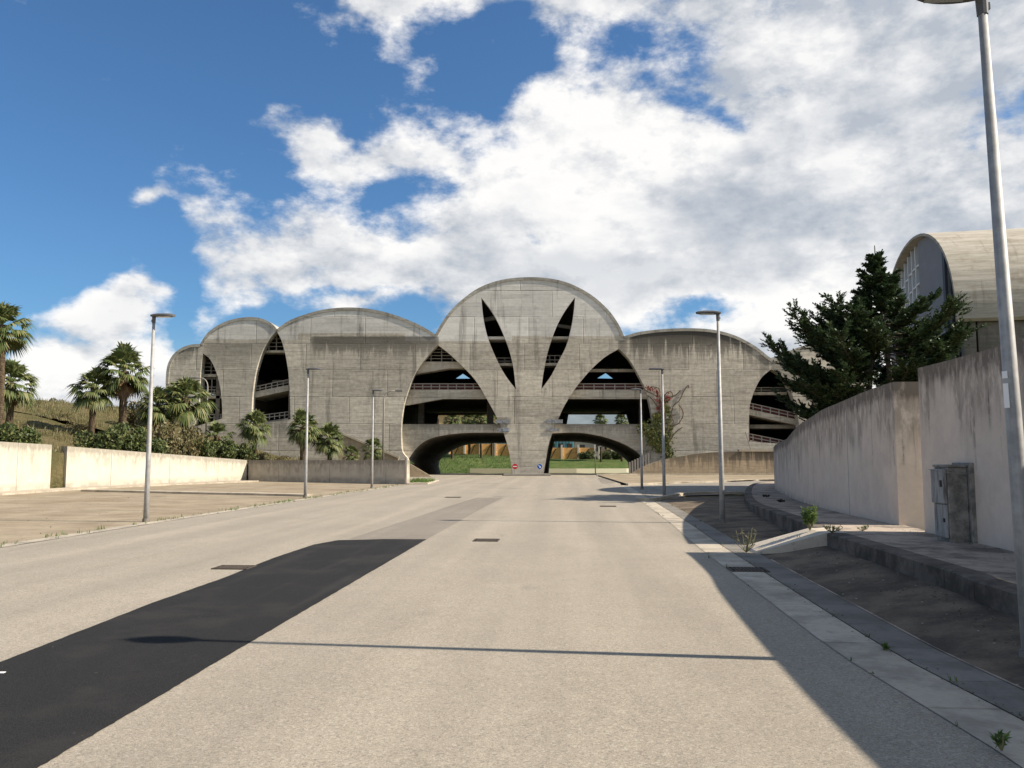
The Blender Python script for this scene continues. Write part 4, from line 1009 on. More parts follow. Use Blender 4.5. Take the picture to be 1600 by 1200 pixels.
bl_ = [(12, 690, 42, 80, 26, 0, 'low dark shrub above the cream wall at the left edge'), (52, 692, 43, 44, 16, 1, 'small dark shrub above the right end of the left wall section'),
       (152, 700, 50, 62, 30, 2, 'dark shrub on the wall top under the rough trunked palm'), (196, 702, 51, 60, 38, 0, 'dark shrub at the foot of the biggest palm'),
       (232, 706, 53, 50, 26, 1, 'dark shrub behind the nearest left lamp pole'), (262, 704, 54, 56, 44, 3, 'olive dry shrub right of the nearest left lamp'),
       (296, 708, 56, 50, 42, 4, 'olive dry shrub spilling over the wall under the broad palm'), (322, 712, 58, 46, 28, 2, 'dark green shrub left of the curved lamp foot'),
       (350, 714, 59, 44, 26, 0, 'dark green shrub right of the curved lamp foot'), (378, 716, 60, 40, 26, 1, 'last dark shrub before the corner of cream and grey wall'),
       (118, 690, 62, 50, 24, 4, 'dry olive shrub on the slope above the wall gap'), (44, 652, 70, 34, 18, 3, 'yellowish scrub on the upper slope beside the skirted palm'),
       (72, 645, 78, 40, 16, 4, 'yellow green scrub in the middle of the open slope'), (100, 660, 66, 38, 14, 3, 'round tan scrub on the open slope'), (215, 664, 70, 60, 38, 3, 'tall dry thicket behind the biggest palm'),
       (90, 632, 92, 30, 10, 4, 'wispy scrub on the crest of the slope'), (440, 722, 68, 34, 10, 4, 'low dry scrub under the palm pair'), (410, 720, 66, 30, 12, 3, 'low dry scrub beside the small palm')]
for b in bl_: bush(*b)
# grass
def blades(name, spots, m, kind='stuff', label=None, cat=None):
    vs, fs = [], []
    for (x, y, z, h) in spots:
        for _ in range(4):
            a = rnd.uniform(0, 6.28); w = h * .045 + .004; ca_, sa_ = math.cos(a), math.sin(a); l = rnd.uniform(-.45, .45) * h; hh = h * rnd.uniform(.6, 1.1); ox, oy = rnd.uniform(-.5, .5) * h, rnd.uniform(-.5, .5) * h
            k = len(vs); vs += [(x + ox - ca_ * w, y + oy - sa_ * w, z), (x + ox + ca_ * w, y + oy + sa_ * w, z), (x + ox + ca_ * w * .6 - sa_ * l * .4, y + oy + sa_ * w * .6 + ca_ * l * .4, z + hh * .6), (x + ox - sa_ * l, y + oy + ca_ * l, z + hh)]
            fs += [(k, k + 1, k + 2), (k, k + 2, k + 3)]
    o = raw(name, vs, fs, m); return tag(o, label, cat, kind=kind)
sp = []
while len(sp) < 22000:
    y = rnd.uniform(40, 112); x = -rnd.uniform(20, 75)
    if y < 62.6 and x > lwall(y) - .5: continue
    if y > 83 and x > -37.5: continue
    if noise.noise(Vector((x * .3, y * .3, 5))) < -.15: continue
    sp.append((x, y, hz(x, y) - .05, rnd.uniform(.15, .5)))
blades('dry_grass', sp, grass_leaf, label='tall dry grass growing over the hillside', cat='grass')
sp = []
for _ in range(1500):
    t = rnd.random(); x = -19.9 + 12.9 * t; y = 62.6 - 8.5 * t + rnd.uniform(.5, 14); 
    if x > -7.8 or y > 82: continue
    sp.append((x, y, 1.22 if y < 62.6 else hz(x, y), rnd.uniform(.1, .3)))
blades('terrace_grass', sp, green_leaf, label='short grass on the terrace behind the grey wall', cat='grass')
sp = []
for _ in range(260): sp.append((rnd.uniform(-6.8, -5.6), rnd.uniform(54.5, 60), .02, rnd.uniform(.15, .4)))
blades('verge_grass', sp, weed_leaf, label='tuft of green grass at the end of the low grey wall', cat='grass')
bm = bmesh.new(); box(bm, -6.85, -5.45, 54.0, 62, -.02, .10); bevel(bm, .03); tag(obj('verge_kerb', bm, palekerb_mat), kind='structure')
sp = []
for _ in range(420):
    y = rnd.uniform(9, 40) if rnd.random() < .75 else rnd.uniform(40, 55)
    if noise.noise(Vector((y * .9, 0, 0))) < -.05: continue
    sp.append((lerpx(LE, y) + rnd.gauss(-.25, .12), y, .015, rnd.uniform(.03, .13) * (1.5 if y < 18 else 1)))
for _ in range(70): y = rnd.uniform(2, 45); sp.append((lerpx(RE, y) + rnd.choice((.0, .48, .9)) + rnd.gauss(0, .03), y, .015, rnd.uniform(.02, .06)))
blades('edge_weeds', sp, weed_leaf, label='sparse low weeds sprouting along the road edges', cat='weeds')
# single plants on the right
def plant(name, label, x, y, z, n, h, w, m, leafs=14, lsz=.035, flower=None):
    t = thing(name, label, 'plant', (x, y, z)); bm = bmesh.new(); vs, fs = [], []
    for i in range(n):
        a = rnd.uniform(0, 6.28); tip = Vector((math.cos(a) * w * rnd.uniform(.2, 1), math.sin(a) * w * rnd.uniform(.2, 1), h * rnd.uniform(.55, 1))); pts = [Vector((0, 0, 0)), Vector((tip.x * .6, tip.y * .6, tip.z * .4)), tip]
        tube(bm, pts, [.007, .005, .003], 5)
        for k in range(leafs):
            u = rnd.uniform(.25, 1); p = pts[1] + (tip - pts[1]) * (u * 1.3 - .3) if u > .25 else pts[1]; d = Vector((rnd.gauss(0, 1), rnd.gauss(0, 1), rnd.gauss(.6, .7))).normalized(); s2 = d.cross(Vector((rnd.gauss(0, 1), rnd.gauss(0, 1), rnd.gauss(0, 1)))).normalized(); s = lsz * rnd.uniform(.7, 1.4)
            b = len(vs); vs += [tuple(p), tuple(p + d * s + s2 * s * .25), tuple(p + d * s * 2), tuple(p + d * s - s2 * s * .25)]; fs.append((b, b + 1, b + 2, b + 3))
    obj('stems', bm, weed_stem, t); raw('leaves', vs, fs, m, t)
weed_stem = mat('weed_stem', color=(.22, .2, .1), rough=.8)
dryw = leafmat('dry_weed_leaf', (.3, .27, .13), (.2, .2, .08), (.42, .38, .2), .3)
x, y = G(1271, 828, .42); plant('green_weed', 'bright green leafy weed at the kerb beside the pale ramp', x - .02, y + .12, .40, 22, .44, .15, weed_leaf, 34, .035)
x, y = G(1168, 862, .03); plant('dry_weed', 'thin dry weed with yellow tips at the foot of the pale ramp', x - .02, y, .02, 13, .42, .26, dryw, 8, .026)
for (px, py, z, hh, nn, lab) in ((1300, 832, .43, .13, 16, 'creeping weed on the top corner of the ramp'), (1255, 846, .22, .10, 12, 'creeping weed halfway up the near side of the ramp'), (1348, 829, .425, .08, 8, 'tiny weed in the sunlit strip of sidewalk'), (1226, 838, .1, .07, 7, 'tiny weed in the shaded bay beyond the ramp'), (1565, 1172, .03, .09, 8, 'small dark weed growing in the near gutter'), (1384, 1015, .02, .03, 6, 'flat weed in the shaded gutter')):
    x, y = G(px, py, z); plant('small_weed', lab, x, y, z, nn, hh, hh * (1.6 if px < 1380 else .5), weed_leaf, 12, .02)
# dead leaves / litter on the far sidewalk
lit_m = mat('dark_litter', color=(.05, .045, .035), rough=1)
for (px, py, lab) in ((1195, 776, 'small dark leaf clump on the far curve of the sidewalk'), (1219, 787, 'larger dark leaf clump on the curved sidewalk')):
    x, y = G(px, py, .22); vs, fs = leaf_cloud(60, int(px), [(0, 0, .03, .16, .1, .03)], .06); o = raw('leaf_litter', vs, fs, lit_m); o.location = (x, y, swz(0, y) + .02); tag(o, lab, 'leaf litter')

def scatter(name, spots, m, label):
    vs, fs = [], []
    for (x, y, z, sz) in spots:
        a = rnd.uniform(0, 6.28); b = a + rnd.uniform(1.2, 2.0); t = rnd.uniform(0, .6) * sz; k = len(vs)
        vs += [(x, y, z + .003), (x + math.cos(a) * sz, y + math.sin(a) * sz, z + .004 + t), (x + (math.cos(a) + math.cos(b)) * sz * .8, y + (math.sin(a) + math.sin(b)) * sz * .8, z + .005 + t * .6), (x + math.cos(b) * sz, y + math.sin(b) * sz, z + .003)]
        fs.append((k, k + 1, k + 2, k + 3))
    return tag(raw(name, vs, fs, m), label, 'leaf litter', kind='stuff')
kx_ = lambda y: lerpx([(b, a_) for a_, b in cn_], y)
sp = []
for _ in range(900):
    y = rnd.uniform(4.5, 14.2); u = abs(rnd.gauss(0, .28)); u = u if rnd.random() < .6 else rnd.random(); xo = lerpx(RE, y) + .95; xi = kx_(y)
    x = xi - .03 - min(u, 1) * (xi - xo); w_ = (x - xo) / (xi - xo); z = .006 + .2 * max(w_, 0) ** 1.15 + .008; sp.append((x, y, z, rnd.uniform(.008, .024)))
for _ in range(500):
    y = rnd.uniform(6, 32); wx = lerpx([(b, a_) for a_, b in (wn_ + wf_)], y); sp.append((wx - abs(rnd.gauss(0, .25)) - .02, y, swz(0, y) + .002, rnd.uniform(.008, .022)))
for _ in range(250): y = rnd.uniform(4.5, 14); sp.append((lerpx(RE, y) + .48 + rnd.gauss(0, .05), y, .018, rnd.uniform(.006, .02)))
scatter('dead_leaves', sp, leafmat('dead_leaf', (.10, .07, .04), (.06, .045, .03), (.22, .17, .10), .05), 'dead leaves and grit gathered along the shaded kerb and wall')
sp = []
for _ in range(500): y = rnd.uniform(12, 50); x = lerpx(LE, y) - abs(rnd.gauss(0, .5)); sp.append((x, y, .018, rnd.uniform(.01, .035)))
for _ in range(700): y = rnd.uniform(13, 50); sp.append((rnd.uniform(lwall(y) + 2, lerpx(LE, y) - .3), y, .014, rnd.uniform(.01, .04)))
scatter('gravel_bits', sp, leafmat('gravel_chip', (.3, .26, .19), (.2, .165, .11), (.45, .4, .31), .02), 'loose grit and chips strewn over the brown yard')
# conifer -------------------------------------------------------------
def conifer():
    r_ = random.Random(5); X0, Y0 = 15.5, 34.0; zb = .6; zt = P(1372, 374, Y0)[1]
    t = thing('conifer_tree', 'dark spreading conifer behind the curved wall, before the vaulted hall', 'tree', (X0, Y0, zb)); Hh = zt - zb
    prof = [(0, 2.4), (.16, 2.8), (.28, 3.2), (.38, 3.7), (.47, 4.2), (.55, 4.35), (.60, 3.9), (.66, 2.9), (.72, 2.1), (.78, 1.45), (.85, .95), (.92, .5), (.97, .28), (1, .12)]
    def rad(u):
        for (a, b), (c, d) in zip(prof, prof[1:]):
            if u <= c: return b + (d - b) * (u - a) / (c - a)
        return .15
    trunks = bmesh.new()
    def tr_pt(k, z):
        u = z / Hh; return Vector((-.05 + .22 * math.sin(u * 5), .05 * math.sin(u * 7), z)) if k == 0 else Vector((-1.0 * (1 - u) - .0, .3 * (1 - u), z))
    tube(trunks, [tr_pt(0, Hh * .975 * i / 12) for i in range(13)], [.17 * (1 - i / 12.5) + .012 for i in range(13)], 10)
    tube(trunks, [tr_pt(1, Hh * .75 * i / 10) for i in range(11)], [.12 * (1 - i / 11) + .012 for i in range(11)], 8)
    obj('trunk', trunks, trunk_m, t, smooth=True)
    limbs = bmesh.new(); vs, fs = [], []
    def needles(p, d, L):
        n = max(4, int(L / .028)); side = d.cross(Vector((0, 0, 1)))
        if side.length < .05: side = Vector((1, 0, 0))
        side.normalize(); upv = side.cross(d)
        for k in range(n):
            q = p + d * (L * (k + r_.random()) / n); sg = 1 if k % 2 else -1
            dd = (d * r_.uniform(.5, 1.1) + side * sg * r_.uniform(.35, 1.0) + upv * r_.uniform(-.35, .5)).normalized(); s = r_.uniform(.08, .16) * (1.1 - .4 * k / n)
            s2 = dd.cross(Vector((r_.gauss(0, .5), r_.gauss(0, .5), 1))).normalized() * s * .34
            b = len(vs); vs.extend([tuple(q), tuple(q + dd * s * .55 + s2), tuple(q + dd * s * 1.25), tuple(q + dd * s * .55 - s2)]); fs.append((b, b + 1, b + 2, b + 3))
    nb = 150
    for i in range(nb):
        u = .10 + .90 * (i / nb) ** .92; z = Hh * u; az = i * 2.39996 + r_.uniform(-.35, .35); Lr = .93 * rad(u) * r_.choice((.5, .72, 1.0, 1.12, .85)) * r_.uniform(.9, 1.06)
        if math.cos(az) > .2 and u < .72: Lr *= .86
        Lr = max(Lr, .25); k = 0 if (u > .72 or math.cos(az) > -.2) else 1
        p0 = tr_pt(k, z * (.93 if u > .3 else 1)); h = Vector((math.cos(az), math.sin(az), 0)); el0 = .05 + .38 * u ** 2; sag = .10
        pts = []
        for j in range(8):
            s = j / 7; pts.append(p0 + h * (Lr * s * .97) + Vector((0, 0, Lr * (el0 * s - sag * math.sin(math.pi * s) + .10 * s ** 3))) + Vector((r_.uniform(-.05, .05), r_.uniform(-.05, .05), r_.uniform(-.03, .03))) * s)
        tube(limbs, pts, [.035 * Lr / 3 * (1 - j / 8) + .008 for j in range(8)], 5)
        nsub = int(9 + Lr * 10)
        for m_ in range(nsub):
            s = .22 + .78 * ((m_ + r_.random()) / nsub); j = min(int(s * 7), 6); q = pts[j].lerp(pts[j + 1], s * 7 - j); d0 = (pts[j + 1] - pts[j]).normalized()
            sg = 1 if m_ % 2 else -1; side = d0.cross(Vector((0, 0, 1))).normalized()
            ln = (.32 + .52 * (1 - abs(s - .6))) * min(1, Lr / 2.6) * r_.uniform(.55, 1.2)
            d1 = (d0 * r_.uniform(.5, 1.0) + side * sg * r_.uniform(.25, .95) + Vector((0, 0, r_.uniform(-.22, .5)))).normalized()
            tube(limbs, [q, q + d1 * ln * .85], [.009, .004], 3, cap=False)
            needles(q, d1, ln)
            for w in range(3):
                qq = q + d1 * ln * r_.uniform(.2, .9); d2 = (d1 + side * r_.uniform(-.9, .9) + Vector((0, 0, r_.uniform(-.4, .6)))).normalized(); needles(qq, d2, ln * r_.uniform(.3, .55))
        needles(pts[5], (pts[7] - pts[5]).normalized(), (pts[7] - pts[5]).length + .12)
    obj('limbs', limbs, trunk_m, t, recalc=False); raw('foliage', vs, fs, conif_leaf, t)
conifer()

# creeper on the facade -----------------------------------------------
def creeper():
    r_ = random.Random(9); yy = FY - .06; x0, _ = P(1040, 715, yy); t = thing('creeper', 'creeper with green and red leaves climbing the facade beside the right leaf opening', 'creeper', (x0, yy, 0))
    bm = bmesh.new(); L = lambda p: (P(p[0], p[1], yy)[0] - x0, r_.uniform(-.06, -.01), P(p[0], p[1], yy)[1])
    paths = [[(1042, 716), (1036, 695), (1031, 670), (1030, 640), (1026, 620), (1012, 612), (1005, 606)], [(1040, 712), (1034, 680), (1038, 650), (1032, 625), (1030, 608), (1018, 604)],
             [(1042, 712), (1040, 680), (1048, 650), (1052, 635), (1062, 625), (1068, 612), (1075, 602), (1076, 606)], [(1044, 700), (1050, 668), (1060, 662), (1067, 650), (1066, 640), (1060, 632)],
             [(1040, 690), (1046, 672), (1052, 660), (1049, 650), (1056, 648)], [(1038, 670), (1040, 640), (1046, 622), (1055, 618), (1063, 610)], [(1036, 660), (1034, 635), (1038, 618), (1048, 612), (1052, 620)],
             [(1030, 640), (1020, 625), (1012, 618)], [(1042, 705), (1046, 690), (1056, 675), (1066, 668)], [(1040, 640), (1036, 622), (1044, 612)]]
    for p in paths: tube(bm, [L(q) for q in smoothpts(p, 5)], .045, 5)
    obj('stems', bm, twig_m, t)
    def lv(regs, name, m):
        vs, fs = [], []
        for (poly, n) in regs:
            for _ in range(n):
                j = r_.randrange(len(poly) - 1); u = r_.random(); px = poly[j][0] + (poly[j + 1][0] - poly[j][0]) * u; py = poly[j][1] + (poly[j + 1][1] - poly[j][1]) * u; sg = poly[j][2] + (poly[j + 1][2] - poly[j][2]) * u
                x, z = P(px + r_.gauss(0, sg), py + r_.gauss(0, 2.2), yy); s = r_.uniform(.06, .14); a = r_.uniform(0, 6.28); d = Vector((math.cos(a), r_.uniform(-.5, .1), math.sin(a))) * s; e = Vector((-math.sin(a), r_.uniform(-.3, .3), math.cos(a))) * s * .7; q = Vector((x - x0, r_.uniform(-.28, -.02), z))
                b = len(vs); vs += [tuple(q - d), tuple(q + e), tuple(q + d), tuple(q - e)]; fs.append((b, b + 1, b + 2, b + 3))
        raw(name, vs, fs, m, t)
    lv([([(1046, 718, 4), (1040, 700, 5), (1034, 680, 6), (1028, 660, 6), (1026, 648, 4)], 700), ([(1005, 664, 4), (1014, 674, 8), (1024, 690, 8), (1034, 705, 5)], 1100), ([(1042, 690, 3), (1048, 668, 2), (1044, 645, 2), (1038, 625, 2)], 200)], 'leaves', vine_leaf)
    lv([([(1031, 655, 3), (1029, 640, 3), (1028, 625, 3), (1026, 612, 2)], 60), ([(1026, 612, 1), (1010, 606, 1)], 25), ([(1040, 630, 2), (1044, 615, 2)], 25)], 'red_leaves', vinered_leaf)
creeper()

# ================================================================== VAULTED HALL on the right
def hall():
    N_ = Vector((20.15, 36.3, 0)); w = Vector((.21, .978, 0)).normalized(); a = Vector((w.y, -w.x, 0)); Wd = 14.3; Lh = 46; zs = 7.9; za = 13.35
    t = thing('vaulted_hall', 'barrel vaulted concrete hall with a glazed grey blue end behind the conifer', 'building', tuple(N_)); rz = math.atan2(a.y, a.x); t.rotation_euler = (0, 0, rz)
    # local: +X along the vault axis (away from the glazed end), +Y across
    prof = []
    for i in range(33):
        th = math.pi * i / 32; prof.append((Wd / 2 - Wd / 2 * math.cos(th), zs + (za - zs) * math.sin(th) ** .9))
    bm = bmesh.new(); ins = [(Wd / 2 + (y - Wd / 2) * .982, z - .13) for y, z in prof]
    A = [[bm.verts.new((x, y, z)) for y, z in prof] for x in (-.35, Lh)]; Bq = [[bm.verts.new((x, y, z)) for y, z in ins] for x in (-.35, Lh)]
    for i in range(32):
        bm.faces.new((A[0][i], A[0][i + 1], A[1][i + 1], A[1][i])); bm.faces.new((Bq[0][i], Bq[0][i + 1], Bq[1][i + 1], Bq[1][i]))
        for k in (0, 1): bm.faces.new((A[k][i], A[k][i + 1], Bq[k][i + 1], Bq[k][i]))
    for i in (0, 32): bm.faces.new((A[0][i], A[1][i], Bq[1][i], Bq[0][i]))
    def rf(nt, v):
        x, y, z = xyz(nt, v); n = noi(nt, comb(nt, x * .6, y * 2, z * 5), 1.2, 7, .65); f_ = noi(nt, v, 1.2, 6, .7); s = noi(nt, comb(nt, x * 2.6, y * .3, z * .3), 1.0, 4, .6)
        c = mix(nt, n.ss(.35, .65), (.33, .30, .24), (.44, .405, .335)); c = mix(nt, f_.ss(.52, .66) * .5, c, (.24, .20, .145)); bl = ((z / .32).fract() - .5).abs().ss(.40, .5)
        c = mix(nt, bl * .22, c, (.17, .14, .10)); return mix(nt, s.ss(.58, .7) * .35, c, (.15, .12, .085)), n
    obj('roof', bm, mat('lichen_concrete_roof', rf, rough=.95, bump=.4), t)
    wallm = mat('shaded_hall_concrete', concrete_board((.22, .205, .175), (.15, .14, .12), (.3, .3, .3), board=.6, seed=6, contrast=.5), rough=.9)  # shade on the hall walls is put into this darker concrete colour
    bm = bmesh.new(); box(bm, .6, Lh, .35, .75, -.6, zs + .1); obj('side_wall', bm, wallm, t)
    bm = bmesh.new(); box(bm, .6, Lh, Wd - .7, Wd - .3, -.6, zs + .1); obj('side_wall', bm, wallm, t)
    endm = mat('grey_blue_plaster', lambda nt, v: (mix(nt, noi(nt, v, 1.3, 6, .65), (.19, .19, .20), (.27, .27, .28)), None), rough=.85)
    def zc(y): 
        c = (Wd / 2 - (y - 0)) / (Wd / 2); c = max(-1, min(1, c)); return zs + (za - zs) * math.sin(math.acos(c)) ** .9 - .16
    def endslab(x0, x1, y0, y1, zb0, name, m, top_off=0, n=14):
        ys_ = [y0 + (y1 - y0) * i / n for i in range(n + 1)]; pr = [(y, max(zc(y) - top_off, zb0 + .05)) for y in ys_] + [(y1, zb0), (y0, zb0)]; bm = bmesh.new()
        p = [bm.verts.new((x0, y, z)) for y, z in pr]; q = [bm.verts.new((x1, y, z)) for y, z in pr]; bm.faces.new(p); bm.faces.new(q)
        for i in range(len(pr)): bm.faces.new((p[i], p[(i + 1) % len(pr)], q[(i + 1) % len(pr)], q[i]))
        return obj(name, bm, m, t)
    endslab(0, .45, 2.2, 7.0, -.6, 'end_wall', endm); endslab(0, .45, 13.2, 13.9, -.6, 'end_wall', endm); endslab(.02, .43, 7.0, 13.2, -.6, 'end_wall', endm, 3.2)
    gl = mat('dull_window_glass', lambda nt, v: (mix(nt, noi(nt, v, 1, 3), (.10, .12, .14), (.24, .28, .32)), None), rough=.12, spec=.6)
    g1 = endslab(.2, .24, 7.0, 13.2, 5, 'glazing', gl, .02)
    g2 = endslab(.3, .34, .7, 2.2, 3, 'glazing', gl, .02, 6)
    bm = bmesh.new()
    for i in range(9):
        y = 7.0 + i * .77; box(bm, .02, .19, y - .07, y + .07, zc(y) - 3.2, zc(y) - .05)
    for k in (1.2, 2.2):
        for i in range(8): y = 7.0 + i * .77; z = zc(y + .38) - k; box(bm, .05, .17, y + .07, y + .70, z - .05, z + .05)
    obj('mullions', bm, mat('white_window_frame', color=(.62, .62, .6), rough=.5), g1)
    bm = bmesh.new()
    for y in (.72, 1.4, 2.1): box(bm, .1, .29, y - .06, y + .06, 3, zc(y) - .05)
    for z in (4.2, 5.4, 6.6, 7.6, 8.6): box(bm, .12, .28, .78 if z < 8 else 1.46, 2.04, z - .06, z + .06)
    obj('mullions', bm, dark_m, g2)
    endslab(-.12, .0, 2.2, 2.55, -.6, 'corner_fin', mat('dark_blue_grey_fin', color=(.06, .068, .085), rough=.7), .03, 3)
    bm = bmesh.new(); box(bm, .0, .5, .3, .72, -.6, zs); obj('corner_post', bm, wallm, t)
    bm = bmesh.new(); box(bm, .1, .5, .73, 2.19, -.6, 2.95); obj('end_wall', bm, endm, t)
    bm = bmesh.new(); box(bm, Lh - .5, Lh - .05, .76, Wd - .71, -.6, zs + 1.8); obj('end_wall', bm, wallm, t)
hall()

# ================================================================== UTILITY CABINET
def cabinet():
    cx, cy = 7.02, 12.98; bm0 = None; t = thing('utility_cabinet', 'weathered two-door utility cabinet standing against the near plaster wall', 'utility cabinet', (cx, cy, swz(0, cy)), R(-7))
    bodym = mat('dirty_cabinet_concrete', lambda nt, v: (mix(nt, noi(nt, v, 5, 7, .7).ss(.35, .65), (.14, .13, .11), (.33, .30, .26)), noi(nt, v, 20, 5)), rough=.95, bump=.5)
    doorm = mat('pale_cabinet_door', lambda nt, v: (mix(nt, noi(nt, comb(nt, xyz(nt, v)[0] * 8, xyz(nt, v)[1] * 8, xyz(nt, v)[2] * 1.5), 1.2, 6, .7).ss(.4, .65), (.36, .34, .31), (.15, .135, .12)), None), rough=.8)
    bm = bmesh.new(); box(bm, -.30, -.01, -.26, .27, -.02, 1.14); bevel(bm, .012); b = obj('body', bm, bodym, t)
    bm = bmesh.new(); box(bm, -.32, .0, -.28, .29, 1.141, 1.18); bevel(bm, .01); obj('cap', bm, bodym, t)
    bm = bmesh.new(); box(bm, -.36, -.303, -.24, .27, .58, 1.11); bevel(bm, .01); d1 = obj('upper_door', bm, doorm, t)
    bm = bmesh.new(); box(bm, -.333, -.303, -.24, .25, .06, .57); bevel(bm, .008); d2 = obj('lower_door', bm, doorm, t)
    bm = bmesh.new(); box(bm, -.385, -.361, -.19, -.15, .84, .94); obj('latch', bm, dark_m, d1)
    bm = bmesh.new(); box(bm, -.355, -.334, -.18, -.15, .30, .36); obj('latch', bm, dark_m, d2)
    bm = bmesh.new(); box(bm, -.008, .22, -.33, .33, -.02, 1.21); bevel(bm, .01); obj('backing_frame', bm, bodym, t)
    bm = bmesh.new(); tube(bm, [(-.37, .30, 1.10), (-.37, -.25, 1.08), (-.31, -.29, 1.06), (-.02, -.34, 1.04)], .006, 5); obj('wire', bm, rail_m, t)
cabinet()
bm = bmesh.new(); tube(bm, [(6.72, 10.7, .40), (6.70, 10.7, .66), (6.72, 10.76, .72), (6.86, 10.8, .72)], .018, 6); tag(obj('conduit', bm, galv_mat), 'thin bent steel conduit at the foot of the near wall, beside the big lamp pole', 'conduit')
# drains
drain_bm = mat('cast_iron', lambda nt, v: (mix(nt, noi(nt, v, 15, 5), (.045, .035, .028), (.10, .08, .06)), None), rough=.85)
def drain(px, py, w, d, lab, z=.016):
    x, y = G(px, py, z); t = thing('drain_grate', lab, 'drain grate', (x, y, z), R(-4), 'drain grates in the road')
    bm = bmesh.new(); box(bm, -w / 2, w / 2, -d / 2, d / 2, -.01, .003); obj('pit', bm, mat('pit_dark', color=(.01, .01, .01), rough=1) if 'pit_dark' not in bpy.data.materials else bpy.data.materials['pit_dark'], t)
    bm = bmesh.new(); box(bm, -w / 2 - .03, w / 2 + .03, -d / 2 - .03, -d / 2, -.01, .010); box(bm, -w / 2 - .03, w / 2 + .03, d / 2, d / 2 + .03, -.01, .010)
    box(bm, -w / 2 - .03, -w / 2, -d / 2, d / 2, -.01, .010); box(bm, w / 2, w / 2 + .03, -d / 2, d / 2, -.01, .010); obj('frame', bm, drain_bm, t)
    bm = bmesh.new(); n = 9
    for i in range(1, n): xx = -w / 2 + w * i / n; box(bm, xx - w / n * .28, xx + w / n * .28, -d / 2, d / 2, .0035, .009)
    box(bm, -w / 2, w / 2, -.02, .02, .0095, .0105); obj('bars', bm, drain_bm, t)
drain(366, 886.5, .50, .36, 'iron drain grate left of the black asphalt patch')
drain(760, 844, .46, .42, 'iron drain grate in the middle of the road')
drain(1168, 890, .5, .42, 'iron drain grate in the shaded right gutter', .019)
drain(708, 777, .6, .5, 'iron drain grate far down the road near the older patch')
drain(950, 791, .5, .4, 'small iron grate near the right gutter beyond the tree shadow')
# white paper scrap & crushed can
bm = bmesh.new(); x, y = G(3, 1054); box(bm, x - .025, x + .02, y - .02, y + .02, .0146, .018); tag(obj('paper_scrap', bm, whi_m), 'white paper scrap on the black asphalt patch at the left edge', 'litter')
bm = bmesh.new(); x, y = G(1391, 892, .1); box(bm, x - .05, x + .05, y - .03, y + .03, .10, .135); bevel(bm, .01); tag(obj('crushed_carton', bm, mat('faded_red_card', color=(.42, .16, .13), rough=.8)), 'flattened reddish carton lying in the near shaded bay', 'litter')

# ================================================================== BEYOND THE UNDERPASS
def bankz(x, y): return -.6 + 2.9 * sst(131, 147, y) * (1 - .28 * sst(-12, 12, x)) + .12 * noise.noise(Vector((x * .4, y * .4, 0)))
grid_sheet('grass_bank', [-60 + 2 * i for i in range(66)], [128 + 1.5 * i for i in range(24)], bankz, bank_mat)
sp = []
for _ in range(9000):
    x, y = rnd.uniform(-22, 26), rnd.uniform(130, 149); sp.append((x, y, bankz(x, y) - .03, rnd.uniform(.12, .3) * (1.4 if x < 4 else .6)))
blades('bank_grass', sp, green_leaf, label='green grass on the bank beyond the underpass', cat='grass')
def lowwall(pts, lab):
    bm = bmesh.new()
    for (x0, y0), (x1, y1) in zip(pts, pts[1:]):
        vs = [bm.verts.new(v) for v in ((x0, y0, -.8), (x1, y1, -.8), (x1, y1, .1), (x0, y0, .1))]; ws = [bm.verts.new((v.co.x, v.co.y + .4, v.co.z)) for v in vs]
        bm.faces.new(vs); bm.faces.new(ws)
        for i in range(4): bm.faces.new((vs[i], vs[(i + 1) % 4], ws[(i + 1) % 4], ws[i]))
    tag(obj('low_wall', bm, mat('bright_cream_paint', color=(.7, .66, .52), rough=.8)), lab, 'wall')
lowwall([(-6.5, 128.2), (3.6, 128.2)], 'low bright cream wall beyond the left underpass')
lowwall([(4.2, 128.2), (10, 128.6), (18, 130.5), (23, 133)], 'low bright cream wall curving beyond the right underpass')
orange_m = mat('ochre_fence_panel', lambda nt, v: (mix(nt, noi(nt, v, 2.2, 5, .7).ss(.38, .66), (.80, .45, .17), (.62, .33, .12)), None), rough=.9)  # ochre brightened to paint in sunlight that barely reaches the panels
post_m = mat('pale_fence_post', color=(.66, .6, .5), rough=.9)
def site_fence(x0, x1, y, zb, zt, step, lab, m=orange_m, diag=True):
    t = thing('site_fence', lab, 'fence', ((x0 + x1) / 2, y, zb)); h = zt - zb; w = x1 - x0
    bm = bmesh.new(); box(bm, -w / 2, w / 2, .05, .15, -.4, h); p_ = obj('panel', bm, m, t)
    n = int(w / step)
    for i in range(n + 1):
        bm = bmesh.new(); q = -w / 2 + w * i / n; box(bm, q - .16, q + .16, -.25, .04, -.4, h + .55); obj('post', bm, post_m, t)
    if diag:
        for i in range(n):
            bm = bmesh.new(); q = -w / 2 + w * (i + .3) / n; vs = [bm.verts.new(v) for v in ((q, 0, .1), (q + .14, 0, .1), (q + 1.1, 0, h - .2), (q + .96, 0, h - .2))]; ws = [bm.verts.new((v.co.x, .045, v.co.z)) for v in vs]; bm.faces.new(vs); bm.faces.new(ws)
            for k in range(4): bm.faces.new((vs[k], vs[(k + 1) % 4], ws[(k + 1) % 4], ws[k]))
            obj('brace', bm, twig_m, t)
site_fence(-17, 5.4, 150, 2.0, 4.3, 2.8, 'ochre panel fence with pale posts seen through the left underpass')
site_fence(6, 15, 150, 1.5, 3.6, 2.6, 'ochre panel fence with pale posts seen at the left of the right underpass')
site_fence(16, 32, 152, 1.3, 3.3, 2.2, 'brown panel fence with pale posts seen at the right of the right underpass', mat('brown_fence_panel', color=(.2, .15, .09), rough=.9), False)
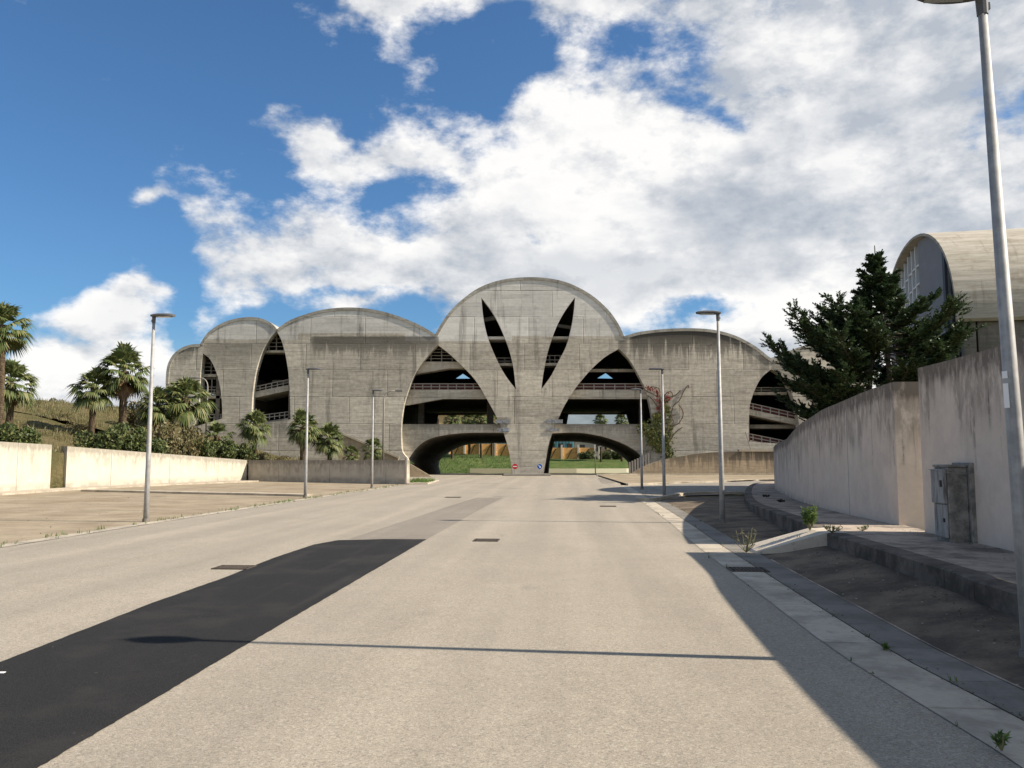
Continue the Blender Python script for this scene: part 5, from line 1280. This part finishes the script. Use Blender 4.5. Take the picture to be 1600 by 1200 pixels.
def house(name, lab, x0, x1, y, zt, m, roofm, wins):
    t = thing(name, lab, 'building', ((x0 + x1) / 2, y, 0)); w = x1 - x0
    bm = bmesh.new(); box(bm, -w / 2, w / 2, 0, 9, -.8, zt); obj('wall', bm, m, t)
    bm = bmesh.new(); box(bm, -w / 2 - .3, w / 2 + .3, -.3, 9.3, zt + .003, zt + .3); obj('roof', bm, roofm, t)
    for i in range(wins):
        q = -w / 2 + w * (i + .5) / wins; bm = bmesh.new(); box(bm, q - .5, q + .5, -.04, -.003, zt - 2.2, zt - .9); obj('window', bm, dark_m, t)
teal = mat('teal_sheet_cladding', lambda nt, v: (mix(nt, ((xyz(nt, v)[0] * 1.6).fract() - .5).abs().ss(.3, .45), (.10, .30, .34), (.42, .5, .5)), None), rough=.5)
och = mat('ochre_house_wall', color=(.62, .42, .2), rough=.9); tan_ = mat('grey_tan_wall', color=(.3, .27, .23), rough=.9)
house('shed', 'teal clad shed behind the ochre fence, seen through the left underpass', -9.5, 1.5, 158, 5.4, teal, rail_m, 0)
house('shed', 'teal clad shed behind the fence, seen through the right underpass', 6.8, 11.8, 158, 5.4, teal, rail_m, 3)
house('house', 'ochre house seen between the decks on the left', -18, -3, 176, 11.0, och, tan_, 4)
house('house', 'low grey tan house beyond the right underpass', 12.6, 18.6, 166, 5.3, tan_, rail_m, 2)
house('house', 'yellow ochre house at the far right beyond the underpass', 19, 27, 166, 5.2, och, tan_, 2)
for (px, Y, lab) in ((707, 142, 'first'), (733, 147, 'second'), (750, 143, 'third'), (769, 146, 'fourth')):
    palm(px, 655, Y, 16, 1.5, '%s from the left of the four far palms between the left decks' % lab, 'palms beyond the building', rnd.randrange(4))
for (px, lab) in ((938, 'left'), (971, 'right')):
    palm(px, 656, 143, 13, 1.2, '%s one of two far palms seen between the right decks' % lab, 'palms beyond the building', rnd.randrange(4))
for (px, lab) in ((917, 'dark bush left of the thin trunk beyond the right underpass'), (950, 'dark bush right of the thin trunk beyond the right underpass'), (968, 'low dark bush at the right end beyond the right underpass')):
    x, _ = P(px, 700, 147); t = thing('shrub', lab, 'shrub', (x, 147, 1.2), group='shrubs beyond the underpass'); o = bpy.data.objects.new('foliage', BM[rnd.randrange(3)]); COL.objects.link(o); o.parent = t; o.scale = (1.7, 1.4, 1.6)
curved_lamp(930, 740, 697, 127, -.6, 1, 'thin lamp pole beyond the right underpass')
